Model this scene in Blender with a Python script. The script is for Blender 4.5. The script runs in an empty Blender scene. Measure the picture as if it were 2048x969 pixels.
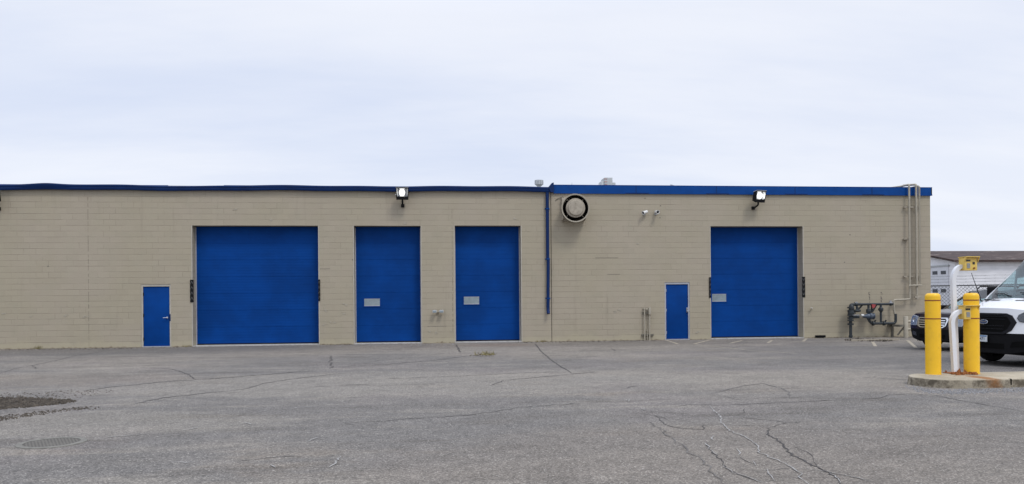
import bpy, math, random
from mathutils import Vector, Matrix
random.seed(7)
sc = bpy.context.scene
COL = sc.collection
PI = math.pi

# ------------------------------------------------------------------ survey of the site
# wall face of the building is the plane Y = 0, ground is Z = 0, the photographer stands at Y = -28.35
F = 1550.0; TH = math.radians(5.9); EYE = 1.65; EPS = .008; HC = 595.0; DIST = 28.5*math.cos(TH)
_fx, _fy = math.sin(TH), math.cos(TH); _rx, _ry = math.cos(TH), -math.sin(TH)
def sight(px, py):
    dx = px-1024; dy = py-HC
    u = dx-EPS*dy; v = dy+EPS*dx
    return Vector((_fx*F+_rx*u, _fy*F+_ry*u, -v))
CAM = Vector((0, -DIST, EYE))
def W(px, py, y=0.0):                      # survey point on the vertical plane Y = y
    d = sight(px, py); return CAM + d*((y+DIST)/d.y)
def G(px, py, z=0.0):                      # survey point on the ground
    d = sight(px, py); return CAM + d*((z-EYE)/d.z)

# ------------------------------------------------------------------ mesh helpers
ORIGIN = {}
class MB:
    def __init__(s): s.v = []; s.f = []
    def add(s, vs, fs):
        n = len(s.v); s.v += [Vector(q) for q in vs]; s.f += [tuple(i+n for i in q) for q in fs]; return s
    def box(s, a, b, bev=0.0):
        x0, x1 = sorted((a[0], b[0])); y0, y1 = sorted((a[1], b[1])); z0, z1 = sorted((a[2], b[2]))
        if bev <= 0:
            return s.add([(x0,y0,z0),(x1,y0,z0),(x1,y1,z0),(x0,y1,z0),(x0,y0,z1),(x1,y0,z1),(x1,y1,z1),(x0,y1,z1)],
                  [(3,2,1,0),(4,5,6,7),(0,1,5,4),(1,2,6,5),(2,3,7,6),(3,0,4,7)])
        bm = bmesh_box((x0,y0,z0),(x1,y1,z1),bev)
        return s.add(*bm)
    def tube(s, pts, r, n=10, cap=True, phase=0.0):
        pts = [Vector(p) for p in pts]; m = len(pts)
        rs = r if isinstance(r, (list, tuple)) else [r]*m
        vs = []; up = None
        for i, p in enumerate(pts):
            t = (pts[min(i+1, m-1)]-pts[max(i-1, 0)])
            if t.length < 1e-9: t = Vector((0,0,1))
            t.normalize()
            if up is None:
                up = Vector((0,0,1)) if abs(t.z) < .9 else Vector((0,1,0))
            a = up - t*up.dot(t)
            if a.length < 1e-6: a = t.orthogonal()
            a.normalize(); b = t.cross(a); up = a
            for k in range(n):
                w = 2*PI*k/n+phase
                vs.append(p + (a*math.cos(w)+b*math.sin(w))*rs[i])
        fs = []
        for i in range(m-1):
            for k in range(n):
                k2 = (k+1) % n
                fs.append((i*n+k, i*n+k2, (i+1)*n+k2, (i+1)*n+k))
        if cap:
            fs.append(tuple(range(n-1, -1, -1))); fs.append(tuple((m-1)*n+k for k in range(n)))
        return s.add(vs, fs)
    def lathe(s, prof, org=(0,0,0), axis=(0,0,1), n=32, closed=False):
        org = Vector(org); ax = Vector(axis).normalized()
        a = ax.orthogonal().normalized(); b = ax.cross(a)
        vs = []
        for r, h in prof:
            for k in range(n):
                w = 2*PI*k/n
                vs.append(org + ax*h + (a*math.cos(w)+b*math.sin(w))*max(r, 1e-4))
        fs = []; m = len(prof)
        for i in range(m-1):
            for k in range(n):
                k2 = (k+1) % n
                fs.append((i*n+k, i*n+k2, (i+1)*n+k2, (i+1)*n+k))
        if closed:
            i = m-1
            for k in range(n):
                k2 = (k+1) % n
                fs.append((i*n+k, i*n+k2, k2, k))
        return s.add(vs, fs)
    def cyl(s, a, b, r, n=16, r2=None):
        return s.tube([a, b], [r, r if r2 is None else r2], n)
    def prism(s, poly, off):               # poly: list of 3d points, extruded along off
        n = len(poly); off = Vector(off)
        vs = [Vector(p) for p in poly] + [Vector(p)+off for p in poly]
        fs = [tuple(range(n)), tuple(range(2*n-1, n-1, -1))]
        for k in range(n):
            k2 = (k+1) % n
            fs.append((k, k+n, k2+n, k2))
        return s.add(vs, fs)
    def build(s, name, mat, parent=None, smooth=40, world=True):
        me = bpy.data.meshes.new(name)
        off = Vector((0,0,0))
        if parent is not None and world:
            off = ORIGIN.get(parent, Vector((0,0,0)))
        me.from_pydata([tuple(q-off) for q in s.v], [], s.f)
        import bmesh
        bm = bmesh.new(); bm.from_mesh(me)
        bmesh.ops.recalc_face_normals(bm, faces=bm.faces)
        bm.to_mesh(me); bm.free()
        if smooth:
            me.polygons.foreach_set('use_smooth', [True]*len(me.polygons))
            me.set_sharp_from_angle(angle=math.radians(smooth))
        me.materials.append(mat)
        o = bpy.data.objects.new(name, me); COL.objects.link(o)
        if parent is not None:
            o.parent = parent
            ORIGIN[o] = off
        return o
def build_each(mb, name, mat, parent=None, smooth=40, world=True):   # every loose piece becomes a part of its own
    n = len(mb.v); root = list(range(n))
    def find(i):
        while root[i] != i: root[i] = root[root[i]]; i = root[i]
        return i
    for f in mb.f:
        for q in f[1:]: root[find(q)] = find(f[0])
    groups = {}
    for f in mb.f: groups.setdefault(find(f[0]), []).append(f)
    out = []
    for fs in groups.values():
        idx = sorted({i for f in fs for i in f}); mp = {q: k for k, q in enumerate(idx)}
        m2 = MB(); m2.add([mb.v[i] for i in idx], [tuple(mp[i] for i in f) for f in fs]); out.append(m2.build(name, mat, parent, smooth, world))
    return out
def bmesh_box(a, b, bev):
    import bmesh
    bm = bmesh.new()
    bmesh.ops.create_cube(bm, size=1)
    for v in bm.verts:
        v.co = Vector([a[i] if v.co[i] < 0 else b[i] for i in range(3)])
    bmesh.ops.bevel(bm, geom=list(bm.edges), offset=bev, segments=2, profile=.6, affect='EDGES')
    bm.verts.index_update()
    r = ([v.co.copy() for v in bm.verts], [tuple(v.index for v in f.verts) for f in bm.faces])
    bm.free(); return r
def thing(name, label, cat, loc=(0,0,0), group=None, rotz=0):
    o = bpy.data.objects.new(name, None); COL.objects.link(o)
    o.empty_display_size = .2
    o.location = loc; o.rotation_euler = (0,0,rotz)
    ORIGIN[o] = Vector(loc)
    return tag(o, label, cat, group)
def tag(o, label, cat, group=None):
    o['label'] = label; o['category'] = cat
    if group: o['group'] = group
    return o
def struct(o, kind='structure'):
    o['kind'] = kind; return o
def arc(c, a, b, r, w0, w1, n=8):          # points c + r(a cos w + b sin w)
    c = Vector(c); a = Vector(a); b = Vector(b)
    return [c+(a*math.cos(w0+(w1-w0)*i/n)+b*math.sin(w0+(w1-w0)*i/n))*r for i in range(n+1)]
def rounded(pts, r=.06, n=5):              # pipe run with swept elbows
    pts = [Vector(p) for p in pts]; out = [pts[0]]
    for i in range(1, len(pts)-1):
        p = pts[i]; a = (pts[i-1]-p); b = (pts[i+1]-p)
        q = min(r, a.length*.45, b.length*.45)
        a = p+a.normalized()*q; b = p+b.normalized()*q
        for k in range(n+1):
            t = k/n; out.append(a*(1-t)**2 + p*2*t*(1-t) + b*t*t)
    out.append(pts[-1]); return out
def text_mesh(name, body, size, mat, parent, matrix, ext=.002, align='CENTER', world=True):
    cu = bpy.data.curves.new(name, 'FONT'); cu.body = body; cu.size = size; cu.extrude = ext
    cu.align_x = align; cu.align_y = 'CENTER'
    o = bpy.data.objects.new(name, cu); COL.objects.link(o)
    dg = bpy.context.evaluated_depsgraph_get()
    me = bpy.data.meshes.new_from_object(o.evaluated_get(dg))
    bpy.data.objects.remove(o); me.name = name
    me.transform(matrix)
    if parent is not None and world:
        me.transform(Matrix.Translation(-ORIGIN.get(parent, Vector((0,0,0)))))
    me.materials.clear(); me.materials.append(mat)
    o = bpy.data.objects.new(name, me); COL.objects.link(o); o.parent = parent
    return o

# ------------------------------------------------------------------ materials
class NT:
    def __init__(s, name):
        s.m = bpy.data.materials.new(name); s.m.use_nodes = True
        s.t = s.m.node_tree; s.t.nodes.clear()
        s.out = s.t.nodes.new('ShaderNodeOutputMaterial')
        s.b = s.t.nodes.new('ShaderNodeBsdfPrincipled')
        s.link(s.b.outputs[0], s.out.inputs[0])
        s.tc = s.t.nodes.new('ShaderNodeTexCoord')
        s.co = s.tc.outputs['Object']
    def link(s, a, b): s.t.links.new(a, b)
    def set(s, sock, v):
        if hasattr(v, 'is_output'): s.link(v, sock)
        else: sock.default_value = v
    def math(s, op, a, b=0.0, c=0.0, clamp=False):
        n = s.t.nodes.new('ShaderNodeMath'); n.operation = op; n.use_clamp = clamp
        s.set(n.inputs[0], a); s.set(n.inputs[1], b); s.set(n.inputs[2], c); return n.outputs[0]
    def noise(s, scale, detail=4, rough=.55, co=None, out='Fac'):
        n = s.t.nodes.new('ShaderNodeTexNoise'); n.inputs['Scale'].default_value = scale
        n.inputs['Detail'].default_value = detail; n.inputs['Roughness'].default_value = rough
        s.link(co or s.co, n.inputs['Vector']); return n.outputs[out]
    def ramp(s, f, lo, hi, a=0.0, b=1.0):
        n = s.t.nodes.new('ShaderNodeMapRange'); n.interpolation_type = 'SMOOTHSTEP'
        s.set(n.inputs[0], f); n.inputs[1].default_value = lo; n.inputs[2].default_value = hi
        n.inputs[3].default_value = a; n.inputs[4].default_value = b; return n.outputs[0]
    def mix(s, f, a, b, mode='MIX'):
        n = s.t.nodes.new('ShaderNodeMix'); n.data_type = 'RGBA'; n.blend_type = mode
        s.set(n.inputs[0], f)
        for i, v in ((6, a), (7, b)):
            if isinstance(v, tuple): v = (*v[:3], 1)
            s.set(n.inputs[i], v)
        return n.outputs[2]
    def scale(s, c, f):
        n = s.t.nodes.new('ShaderNodeVectorMath'); n.operation = 'SCALE'
        s.set(n.inputs[0], c); s.set(n.inputs[3], f); return n.outputs[0]
    def mapping(s, sc=(1,1,1), rot=(0,0,0), co=None):
        n = s.t.nodes.new('ShaderNodeMapping'); n.inputs['Scale'].default_value = sc
        n.inputs['Rotation'].default_value = rot
        s.link(co or s.co, n.inputs['Vector']); return n.outputs[0]
    def bump(s, h, strength=.3, dist=.01, prev=None):
        n = s.t.nodes.new('ShaderNodeBump'); n.inputs['Strength'].default_value = strength
        n.inputs['Distance'].default_value = dist; s.set(n.inputs['Height'], h)
        if prev is not None: s.link(prev, n.inputs['Normal'])
        return n.outputs[0]
    def col(s, c): s.set(s.b.inputs['Base Color'], c if not isinstance(c, tuple) else (*c[:3], 1))
    def p(s, **kw):
        names = dict(rough='Roughness', metal='Metallic', spec='Specular IOR Level', coat='Coat Weight', normal='Normal',
                     emit='Emission Color', es='Emission Strength', alpha='Alpha')
        for k, v in kw.items():
            if isinstance(v, tuple) and len(v) == 3: v = (*v, 1)
            s.set(s.b.inputs[names[k]], v)
        return s
def mat(name, c, rough=.5, metal=0.0, var=.10, scale=5, bump=0.0, bscale=40, spec=.5, coat=0.0, dirt=None, dirt_amt=.0):
    n = NT(name)
    f = n.ramp(n.noise(scale, 5, .6), .25, .75, 1-var, 1+var)
    base = n.t.nodes.new('ShaderNodeRGB'); base.outputs[0].default_value = (*c, 1)
    cc = n.scale(base.outputs[0], f)
    if dirt:
        cc = n.mix(n.ramp(n.noise(scale*1.7, 6, .65), .5, .75, 0, dirt_amt), cc, dirt)
    n.col(cc)
    n.p(rough=n.ramp(n.noise(scale*2.3, 3), .2, .8, max(rough-.07, .02), min(rough+.07, 1)), metal=metal, spec=spec, coat=coat)
    if bump: n.p(normal=n.bump(n.noise(bscale, 4), bump, .01))
    return n.m
M = {}
M['tan'] = mat('tan_paint', (.36,.325,.255), .6, var=.08, scale=9)
M['tan_dirty'] = mat('tan_paint_worn', (.35,.31,.245), .65, var=.14, scale=6, dirt=(.12,.09,.06), dirt_amt=.5)
M['jamb'] = mat('jamb_angle_paint', (.42,.39,.325), .6, var=.1, scale=4)
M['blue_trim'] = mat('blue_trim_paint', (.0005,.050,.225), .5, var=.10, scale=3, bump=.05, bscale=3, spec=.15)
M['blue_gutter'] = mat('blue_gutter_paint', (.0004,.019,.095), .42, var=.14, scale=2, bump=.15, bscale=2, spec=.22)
M['black'] = mat('black_paint', (.009,.009,.010), .6, var=.2, spec=.15)
M['rubber'] = mat('black_rubber', (.014,.014,.015), .8, var=.2, scale=12, spec=.12)
M['pit'] = mat('dark_void', (.008,.008,.008), .9, spec=.0)
M['steel'] = mat('galvanised_steel', (.42,.43,.45), .45, metal=.7, var=.2, scale=14)
M['grey_angle'] = mat('grey_painted_angle', (.36,.37,.40), .55, var=.12, scale=4)
M['chrome'] = mat('polished_chrome', (.75,.76,.78), .12, metal=1.0, var=.03)
M['white'] = mat('white_paint', (.72,.73,.75), .4, var=.04, scale=3)
M['white_plastic'] = mat('white_plastic', (.68,.68,.66), .35, var=.05)
M['grey_plastic'] = mat('grey_plastic', (.45,.46,.46), .45, var=.08)
M['frost'] = mat('frosted_pane', (.25,.30,.325), .3, var=.12, scale=5, spec=.4)
M['yellow'] = mat('yellow_sleeve', (.82,.475,.007), .38, var=.05, scale=4, dirt=(.42,.22,.02), dirt_amt=.22)
M['yellow_box'] = mat('yellow_powder_coat', (.72,.51,.12), .45, var=.06, scale=6, dirt=(.35,.22,.05), dirt_amt=.3)
M['stripe'] = mat('red_brown_tape', (.22,.045,.01), .5)
M['rust'] = mat('rusty_steel', (.28,.10,.025), .85, var=.45, scale=25, bump=.5, bscale=60)
M['meter'] = mat('meter_grey_paint', (.030,.036,.040), .45, var=.3, scale=14, spec=.35)
M['meter_blue'] = mat('meter_blue_grey', (.055,.075,.105), .45, var=.15, scale=12)
M['red'] = mat('red_tag', (.33,.05,.05), .5, var=.3, scale=15)
M['alu'] = mat('vent_aluminium', (.48,.50,.50), .5, metal=.3, var=.12, scale=8)
M['ac'] = mat('rooftop_unit_grey', (.40,.42,.42), .55, var=.08)
M['screen'] = mat('dark_screen', (.015,.012,.01), .15)
M['keypad'] = mat('metal_keypad', (.32,.31,.26), .4, metal=.3, var=.25, scale=60)
M['line'] = mat('worn_parking_paint', (.33,.29,.22), .8, var=.25, scale=6, dirt=(.16,.155,.15), dirt_amt=.9)
M['crack_d'] = mat('open_crack', (.058,.053,.05), .95, var=.5, scale=7)
M['crack_m'] = mat('closed_crack', (.125,.116,.108), .95, var=.35, scale=5)
M['crack_l'] = mat('salt_filled_crack', (.285,.275,.262), .95, var=.3, scale=6)
M['bark'] = mat('bare_bark', (.10,.085,.075), .9)
M['weed'] = mat('dry_weed', (.20,.17,.07), .8, var=.4, scale=30)
M['tyre'] = mat('tyre_rubber', (.018,.018,.019), .85, var=.25, scale=10, spec=.12)
M['rim'] = mat('alloy_rim', (.42,.43,.44), .35, metal=.8)
M['trim'] = mat('black_plastic_trim', (.008,.008,.010), .42, var=.15, spec=.12)
M['trim_matt'] = mat('black_bumper_plastic', (.007,.007,.008), .65, var=.15, spec=.12)
M['van_paint'] = mat('white_van_paint', (.70,.71,.73), .3, var=.01, scale=2, coat=.35)
M['suv_paint'] = mat('dark_plum_paint', (.012,.006,.011), .3, var=.05, coat=.35, spec=.3)
M['cloth'] = mat('dark_seat_cloth', (.03,.03,.033), .9)
M['liner'] = mat('grey_headliner', (.30,.31,.31), .9)
M['chev'] = mat('grey_reflector', (.16,.16,.16), .5, var=.25, scale=20)
M['lamp_dark'] = mat('lamp_reflector', (.035,.037,.042), .3, metal=.0, var=.3, scale=8)
M['plate'] = mat('plate_white', (.62,.66,.68), .4, var=.05)
M['plate_blue'] = mat('plate_blue', (.05,.17,.36), .4)
M['navy'] = mat('badge_blue', (.02,.04,.10), .2)
M['pane_dark'] = mat('door_window_dark', (.03,.035,.045), .25)  # dark panes of the far garage door

def glass(name, tint, alpha, rough=.03):
    m = bpy.data.materials.new(name); m.use_nodes = True; t = m.node_tree; t.nodes.clear()
    o = t.nodes.new('ShaderNodeOutputMaterial'); mx = t.nodes.new('ShaderNodeMixShader')
    tr = t.nodes.new('ShaderNodeBsdfTransparent'); tr.inputs[0].default_value = (*tint, 1)
    gl = t.nodes.new('ShaderNodeBsdfGlossy'); gl.inputs['Roughness'].default_value = rough
    g = t.nodes.new('ShaderNodeNewGeometry'); dt = t.nodes.new('ShaderNodeVectorMath'); dt.operation = 'DOT_PRODUCT'
    t.links.new(g.outputs['Normal'], dt.inputs[0]); t.links.new(g.outputs['Incoming'], dt.inputs[1])
    def mt(op, x, y):
        n = t.nodes.new('ShaderNodeMath'); n.operation = op
        for i, v in enumerate((x, y)):
            if hasattr(v, 'is_output'): t.links.new(v, n.inputs[i])
            else: n.inputs[i].default_value = v
        return n.outputs[0]
    k = mt('POWER', mt('SUBTRACT', 1.0, mt('ABSOLUTE', dt.outputs['Value'], 0.0)), 5.0)
    k = mt('ADD', mt('MULTIPLY', k, .9), .04)
    mp = t.nodes.new('ShaderNodeMath'); mp.operation = 'ADD'; mp.inputs[1].default_value = alpha; mp.use_clamp = True
    t.links.new(k, mp.inputs[0]); t.links.new(mp.outputs[0], mx.inputs[0])
    t.links.new(tr.outputs[0], mx.inputs[1]); t.links.new(gl.outputs[0], mx.inputs[2])
    t.links.new(mx.outputs[0], o.inputs[0]); return m
M['glass'] = glass('tinted_glass', (.62,.80,.82), .06)
M['lens'] = glass('clear_lens', (.85,.87,.9), .03, .12)
M['silver'] = mat('silver_lamp_bowl', (.50,.52,.54), .3, var=.25, scale=16)
def emit(name, c, s):
    n = NT(name); n.col(c); n.p(emit=c, es=s); return n.m
M['lit'] = emit('lit_floodlamp', (1.0,.97,.90), 1.6)

def make_block_wall():
    n = NT('painted_block_wall')
    sp = n.t.nodes.new('ShaderNodeSeparateXYZ'); n.link(n.co, sp.inputs[0])
    x = n.math('ADD', sp.outputs[0], sp.outputs[1]); z = sp.outputs[2]
    wob = n.math('MULTIPLY', n.math('SUBTRACT', n.noise(3.0, 3), .5), .012)
    zz = n.math('ADD', z, wob)
    cb = n.t.nodes.new('ShaderNodeCombineXYZ'); n.link(x, cb.inputs[0]); n.link(zz, cb.inputs[1])
    br = n.t.nodes.new('ShaderNodeTexBrick'); br.offset = .5; br.squash = 1
    n.link(cb.outputs[0], br.inputs['Vector'])
    br.inputs['Color1'].default_value = (0,0,0,1); br.inputs['Color2'].default_value = (1,1,1,1)
    br.inputs['Mortar'].default_value = (.5,.5,.5,1)
    br.inputs['Scale'].default_value = 1; br.inputs['Mortar Size'].default_value = .012; br.inputs['Mortar Smooth'].default_value = .4
    br.inputs['Brick Width'].default_value = .4064; br.inputs['Row Height'].default_value = .2032
    fr = n.math('FRACT', n.math('ADD', n.math('DIVIDE', zz, .2032), .5))
    hd = n.math('ABSOLUTE', n.math('SUBTRACT', fr, .5))
    hor = n.ramp(hd, .010, .050, 1.0, 0.0)
    # joints come and go under thick paint, each course and each block differently
    st = n.mapping((.55, .55, 4.92)); 
    vis_h = n.ramp(n.noise(1.0, 3, .7, st), .38, .62, .22, 1.0)
    vis_v = n.ramp(n.noise(1.3, 3, .7), .45, .66, .02, .50)
    j = n.math('MAXIMUM', n.math('MULTIPLY', hor, vis_h), n.math('MULTIPLY', br.outputs['Fac'], vis_v))
    big = n.noise(.45, 4, .55); mid = n.noise(2.2, 5, .6)
    base = n.mix(n.ramp(big, .35, .65), (.366,.322,.238), (.378,.330,.255))
    base = n.mix(n.ramp(mid, .45, .75, 0, .35), base, (.346,.320,.238))
    blk = n.t.nodes.new('ShaderNodeSeparateColor'); n.link(br.outputs['Color'], blk.inputs[0])
    base = n.scale(base, n.ramp(blk.outputs[0], 0, 1, .98, 1.02))
    base = n.scale(base, n.ramp(n.noise(38, 3), .3, .7, .95, 1.05))
    base = n.mix(n.math('MULTIPLY', j, .50), base, (.13,.11,.08))
    dr = n.math('MULTIPLY', n.ramp(n.noise(1.0, 4, .6, n.mapping((3.5, 3.5, .3))), .58, .76), .22)
    base = n.mix(dr, base, (.20,.175,.135))
    sp2 = n.math('ADD', z, n.math('MULTIPLY', n.noise(1.6, 5, .7), -.55))
    base = n.mix(n.ramp(sp2, -.22, .02, .6, 0), base, (.43,.385,.27))
    sp3 = n.math('ADD', z, n.math('MULTIPLY', n.noise(4.5, 5, .75), -.32))
    base = n.mix(n.ramp(sp3, -.185, -.12, .75, 0), base, (.13,.085,.05))
    # paint blisters and patched spots
    pt = n.ramp(n.noise(7.0, 5, .7), .69, .74, 0, .5)
    base = n.mix(pt, base, (.43,.39,.31))
    n.col(base); n.p(rough=.72, spec=.3)
    h = n.math('SUBTRACT', n.math('MULTIPLY', n.noise(30, 5, .7), .25), j)
    n.p(normal=n.bump(h, .55, .009))
    return n.m
M['block'] = make_block_wall()

def make_asphalt():
    n = NT('aged_asphalt')
    wx = n.mapping((.45, 1, 1), (0, 0, math.radians(-7)))
    big = n.noise(.14, 4, .6, wx); mid = n.noise(.7, 7, .7, wx); m2 = n.noise(2.2, 6, .7); sm = n.noise(6.0, 6, .7)
    c = n.mix(n.ramp(big, .42, .58), (.130,.127,.128), (.184,.172,.160))
    c = n.mix(n.ramp(n.noise(.3, 3, .5, n.mapping((1,1,1),(0,0,.6))), .5, .65, 0, .4), c, (.172,.158,.160))
    c = n.mix(n.ramp(mid, .50, .68, 0, .55), c, (.225,.212,.196))
    c = n.mix(n.ramp(mid, .48, .32, 0, .75), c, (.110,.104,.100))
    streak = n.noise(1.0, 6, .75, n.mapping((.20, 1.5, 1), (0, 0, math.radians(-9))))
    c = n.mix(n.ramp(streak, .55, .68, 0, .45), c, (.240,.226,.206))
    c = n.mix(n.ramp(streak, .46, .32, 0, .75), c, (.092,.085,.080))
    c = n.mix(n.ramp(n.noise(.33, 6, .7, n.mapping((.5,1.3,1),(0,0,-.12))), .56, .72, 0, .55), c, (.185,.158,.132))
    # areas of different paving age and wear, each with a ragged outline
    g = n.t.nodes.new('ShaderNodeSeparateXYZ'); n.link(n.co, g.inputs[0])
    wob = n.math('MULTIPLY', n.math('SUBTRACT', n.noise(.35, 6, .7), .5), 1.5)
    wob2 = n.math('MULTIPLY', n.math('SUBTRACT', n.noise(.9, 6, .7, wx), .5), 1.3)
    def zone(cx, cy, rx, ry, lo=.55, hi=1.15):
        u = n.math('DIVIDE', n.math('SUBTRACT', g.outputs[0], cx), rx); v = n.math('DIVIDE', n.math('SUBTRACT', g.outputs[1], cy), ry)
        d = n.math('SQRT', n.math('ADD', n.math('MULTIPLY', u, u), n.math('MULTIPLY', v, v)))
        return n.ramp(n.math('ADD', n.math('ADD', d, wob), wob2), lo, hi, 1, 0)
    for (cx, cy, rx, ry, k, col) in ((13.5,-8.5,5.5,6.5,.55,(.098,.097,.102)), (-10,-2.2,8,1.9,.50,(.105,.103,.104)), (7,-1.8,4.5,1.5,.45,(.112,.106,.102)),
                                     (-1,-13,7,2.6,.50,(.225,.215,.200)), (3.5,-20.5,4.5,2.0,.50,(.140,.128,.120)), (-9,-11.5,4.5,1.6,.45,(.150,.132,.116)),
                                     (1.2,-4.2,3.2,1.3,.5,(.205,.196,.186)), (2.2,-1.6,1.7,.9,.6,(.175,.142,.125)), (-4.5,-17.5,3,1.3,.4,(.215,.205,.188)), (8,-13.5,3.0,1.6,.4,(.200,.190,.176))):
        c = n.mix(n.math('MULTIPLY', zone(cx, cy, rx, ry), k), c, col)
    c = n.scale(c, n.ramp(m2, .30, .70, .88, 1.12))
    c = n.scale(c, n.ramp(sm, .28, .72, .92, 1.08))
    c = n.mix(n.ramp(n.noise(3.1, 7, .8), .69, .74, 0, .40), c, (.30,.29,.27))
    vo = n.t.nodes.new('ShaderNodeTexVoronoi'); vo.inputs['Scale'].default_value = 75; n.link(n.co, vo.inputs['Vector'])
    sc1 = n.t.nodes.new('ShaderNodeSeparateColor'); n.link(vo.outputs['Color'], sc1.inputs[0])
    c = n.scale(c, n.ramp(sc1.outputs[0], 0, 1, .66, 1.34))
    c = n.mix(n.ramp(sc1.outputs[1], .93, .97, 0, .55), c, (.42,.41,.40))
    vo2 = n.t.nodes.new('ShaderNodeTexVoronoi'); vo2.inputs['Scale'].default_value = 38; n.link(n.co, vo2.inputs['Vector'])
    sc2 = n.t.nodes.new('ShaderNodeSeparateColor'); n.link(vo2.outputs['Color'], sc2.inputs[0])
    c = n.scale(c, n.ramp(sc2.outputs[0], 0, 1, .88, 1.12))
    # hairline map cracking
    v3 = n.t.nodes.new('ShaderNodeTexVoronoi'); v3.feature = 'DISTANCE_TO_EDGE'; v3.inputs['Scale'].default_value = .55
    ws = n.t.nodes.new('ShaderNodeVectorMath'); ws.operation = 'MULTIPLY_ADD'
    n.link(n.noise(1.3, 5, .7, out='Color'), ws.inputs[0]); ws.inputs[1].default_value = (1.1,1.1,0); n.link(n.co, ws.inputs[2])
    n.link(ws.outputs[0], v3.inputs['Vector'])
    ck = n.math('MULTIPLY', n.ramp(v3.outputs['Distance'], .004, .012, 1, 0), n.ramp(n.noise(.25, 3), .5, .62, 0, .5))
    c = n.mix(ck, c, (.075,.07,.068))
    c = n.scale(c, n.ramp(n.noise(60, 4, .8), .32, .68, .84, 1.18))
    tint = n.t.nodes.new('ShaderNodeVectorMath'); tint.operation = 'MULTIPLY'; n.link(c, tint.inputs[0]); tint.inputs[1].default_value = (1.03,.985,.905); c = tint.outputs[0]
    n.col(c); n.p(rough=n.ramp(sm, .2, .8, .78, .95), spec=.3)
    h = n.math('ADD', n.math('MULTIPLY', sc1.outputs[0], .5), n.math('MULTIPLY', sm, .8))
    n.p(normal=n.bump(h, .5, .008))
    return n.m
M['asphalt'] = make_asphalt()

def make_concrete():
    n = NT('kerb_concrete')
    c = n.mix(n.ramp(n.noise(1.6, 5, .65), .35, .65), (.31,.27,.20), (.42,.37,.285))
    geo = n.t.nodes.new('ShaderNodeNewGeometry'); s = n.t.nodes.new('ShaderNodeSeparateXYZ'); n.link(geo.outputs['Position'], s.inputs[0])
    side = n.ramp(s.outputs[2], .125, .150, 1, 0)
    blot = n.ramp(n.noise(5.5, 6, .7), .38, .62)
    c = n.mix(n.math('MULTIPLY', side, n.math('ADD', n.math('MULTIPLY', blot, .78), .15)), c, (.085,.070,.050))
    # rust run from the post's base plate over the kerb edge
    dx = n.math('SUBTRACT', s.outputs[0], 9.76); dy = n.math('SUBTRACT', s.outputs[1], -15.45)
    d = n.math('SQRT', n.math('ADD', n.math('MULTIPLY', n.math('MULTIPLY', dx, dx), 6.0), n.math('MULTIPLY', dy, dy)))
    d = n.math('ADD', d, n.math('MULTIPLY', n.math('SUBTRACT', n.noise(7, 5, .7), .5), .55))
    c = n.mix(n.ramp(d, .15, .55, .85, 0), c, (.25,.10,.025))
    c = n.scale(c, n.ramp(n.noise(45, 4), .25, .75, .86, 1.14))
    n.col(c); n.p(rough=.9, spec=.25); n.p(normal=n.bump(n.noise(35, 5, .7), .5, .008)); return n.m
M['kerb'] = make_concrete()
M['sill'] = mat('concrete_sill', (.42,.41,.39), .85, var=.2, scale=7, bump=.3)

def make_door_blue(name, ribs):
    n = NT(name)
    f = n.ramp(n.noise(.8, 5, .6), .3, .7, .86, 1.14)
    st = n.ramp(n.noise(1.0, 4, .65, n.mapping((.5, 1, 5))), .3, .7, .96, 1.04)
    b = n.t.nodes.new('ShaderNodeRGB'); b.outputs[0].default_value = (.0003,.043,.215, 1)
    c = n.scale(b.outputs[0], n.math('MULTIPLY', f, st))
    c = n.mix(n.ramp(n.noise(9, 6, .75), .66, .8, 0, .25), c, (.02,.10,.30))
    n.col(c); n.p(rough=.6, spec=.10)
    n.p(normal=n.bump(n.noise(1.0, 3, .6, n.mapping((1.2, 1, 6))), .12, .02)); return n.m
M['door_blue'] = make_door_blue('blue_door_paint', True)

def make_siding():
    n = NT('white_siding')
    s = n.t.nodes.new('ShaderNodeSeparateXYZ'); n.link(n.co, s.inputs[0])
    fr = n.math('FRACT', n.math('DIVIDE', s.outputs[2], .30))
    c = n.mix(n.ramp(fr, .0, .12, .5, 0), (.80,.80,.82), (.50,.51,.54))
    c = n.scale(c, n.ramp(n.noise(.7, 5, .6, n.mapping((1, 1, 3))), .3, .7, .9, 1.06))
    n.col(c); n.p(rough=.6); n.p(normal=n.bump(fr, .4, .03)); return n.m
M['siding'] = make_siding()
def make_roof():
    n = NT('rusty_brown_roofing')
    st = n.noise(1.0, 6, .75, n.mapping((.8, 2.5, 2.5)))
    c = n.mix(n.ramp(st, .38, .60), (.022,.013,.012), (.062,.036,.031))
    c = n.mix(n.ramp(n.noise(1.0, 7, .8, n.mapping((.5, 1.2, 1.2))), .54, .66, 0, .75), c, (.30,.25,.22))
    n.col(c); n.p(rough=.85); return n.m
M['roofing'] = make_roof()
M['flat_roof'] = mat('roof_membrane', (.20,.20,.20), .9)
# ------------------------------------------------------------------ ground
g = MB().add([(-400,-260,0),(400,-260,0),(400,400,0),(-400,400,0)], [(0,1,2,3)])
struct(g.build('ground', M['asphalt'], smooth=0))

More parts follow.
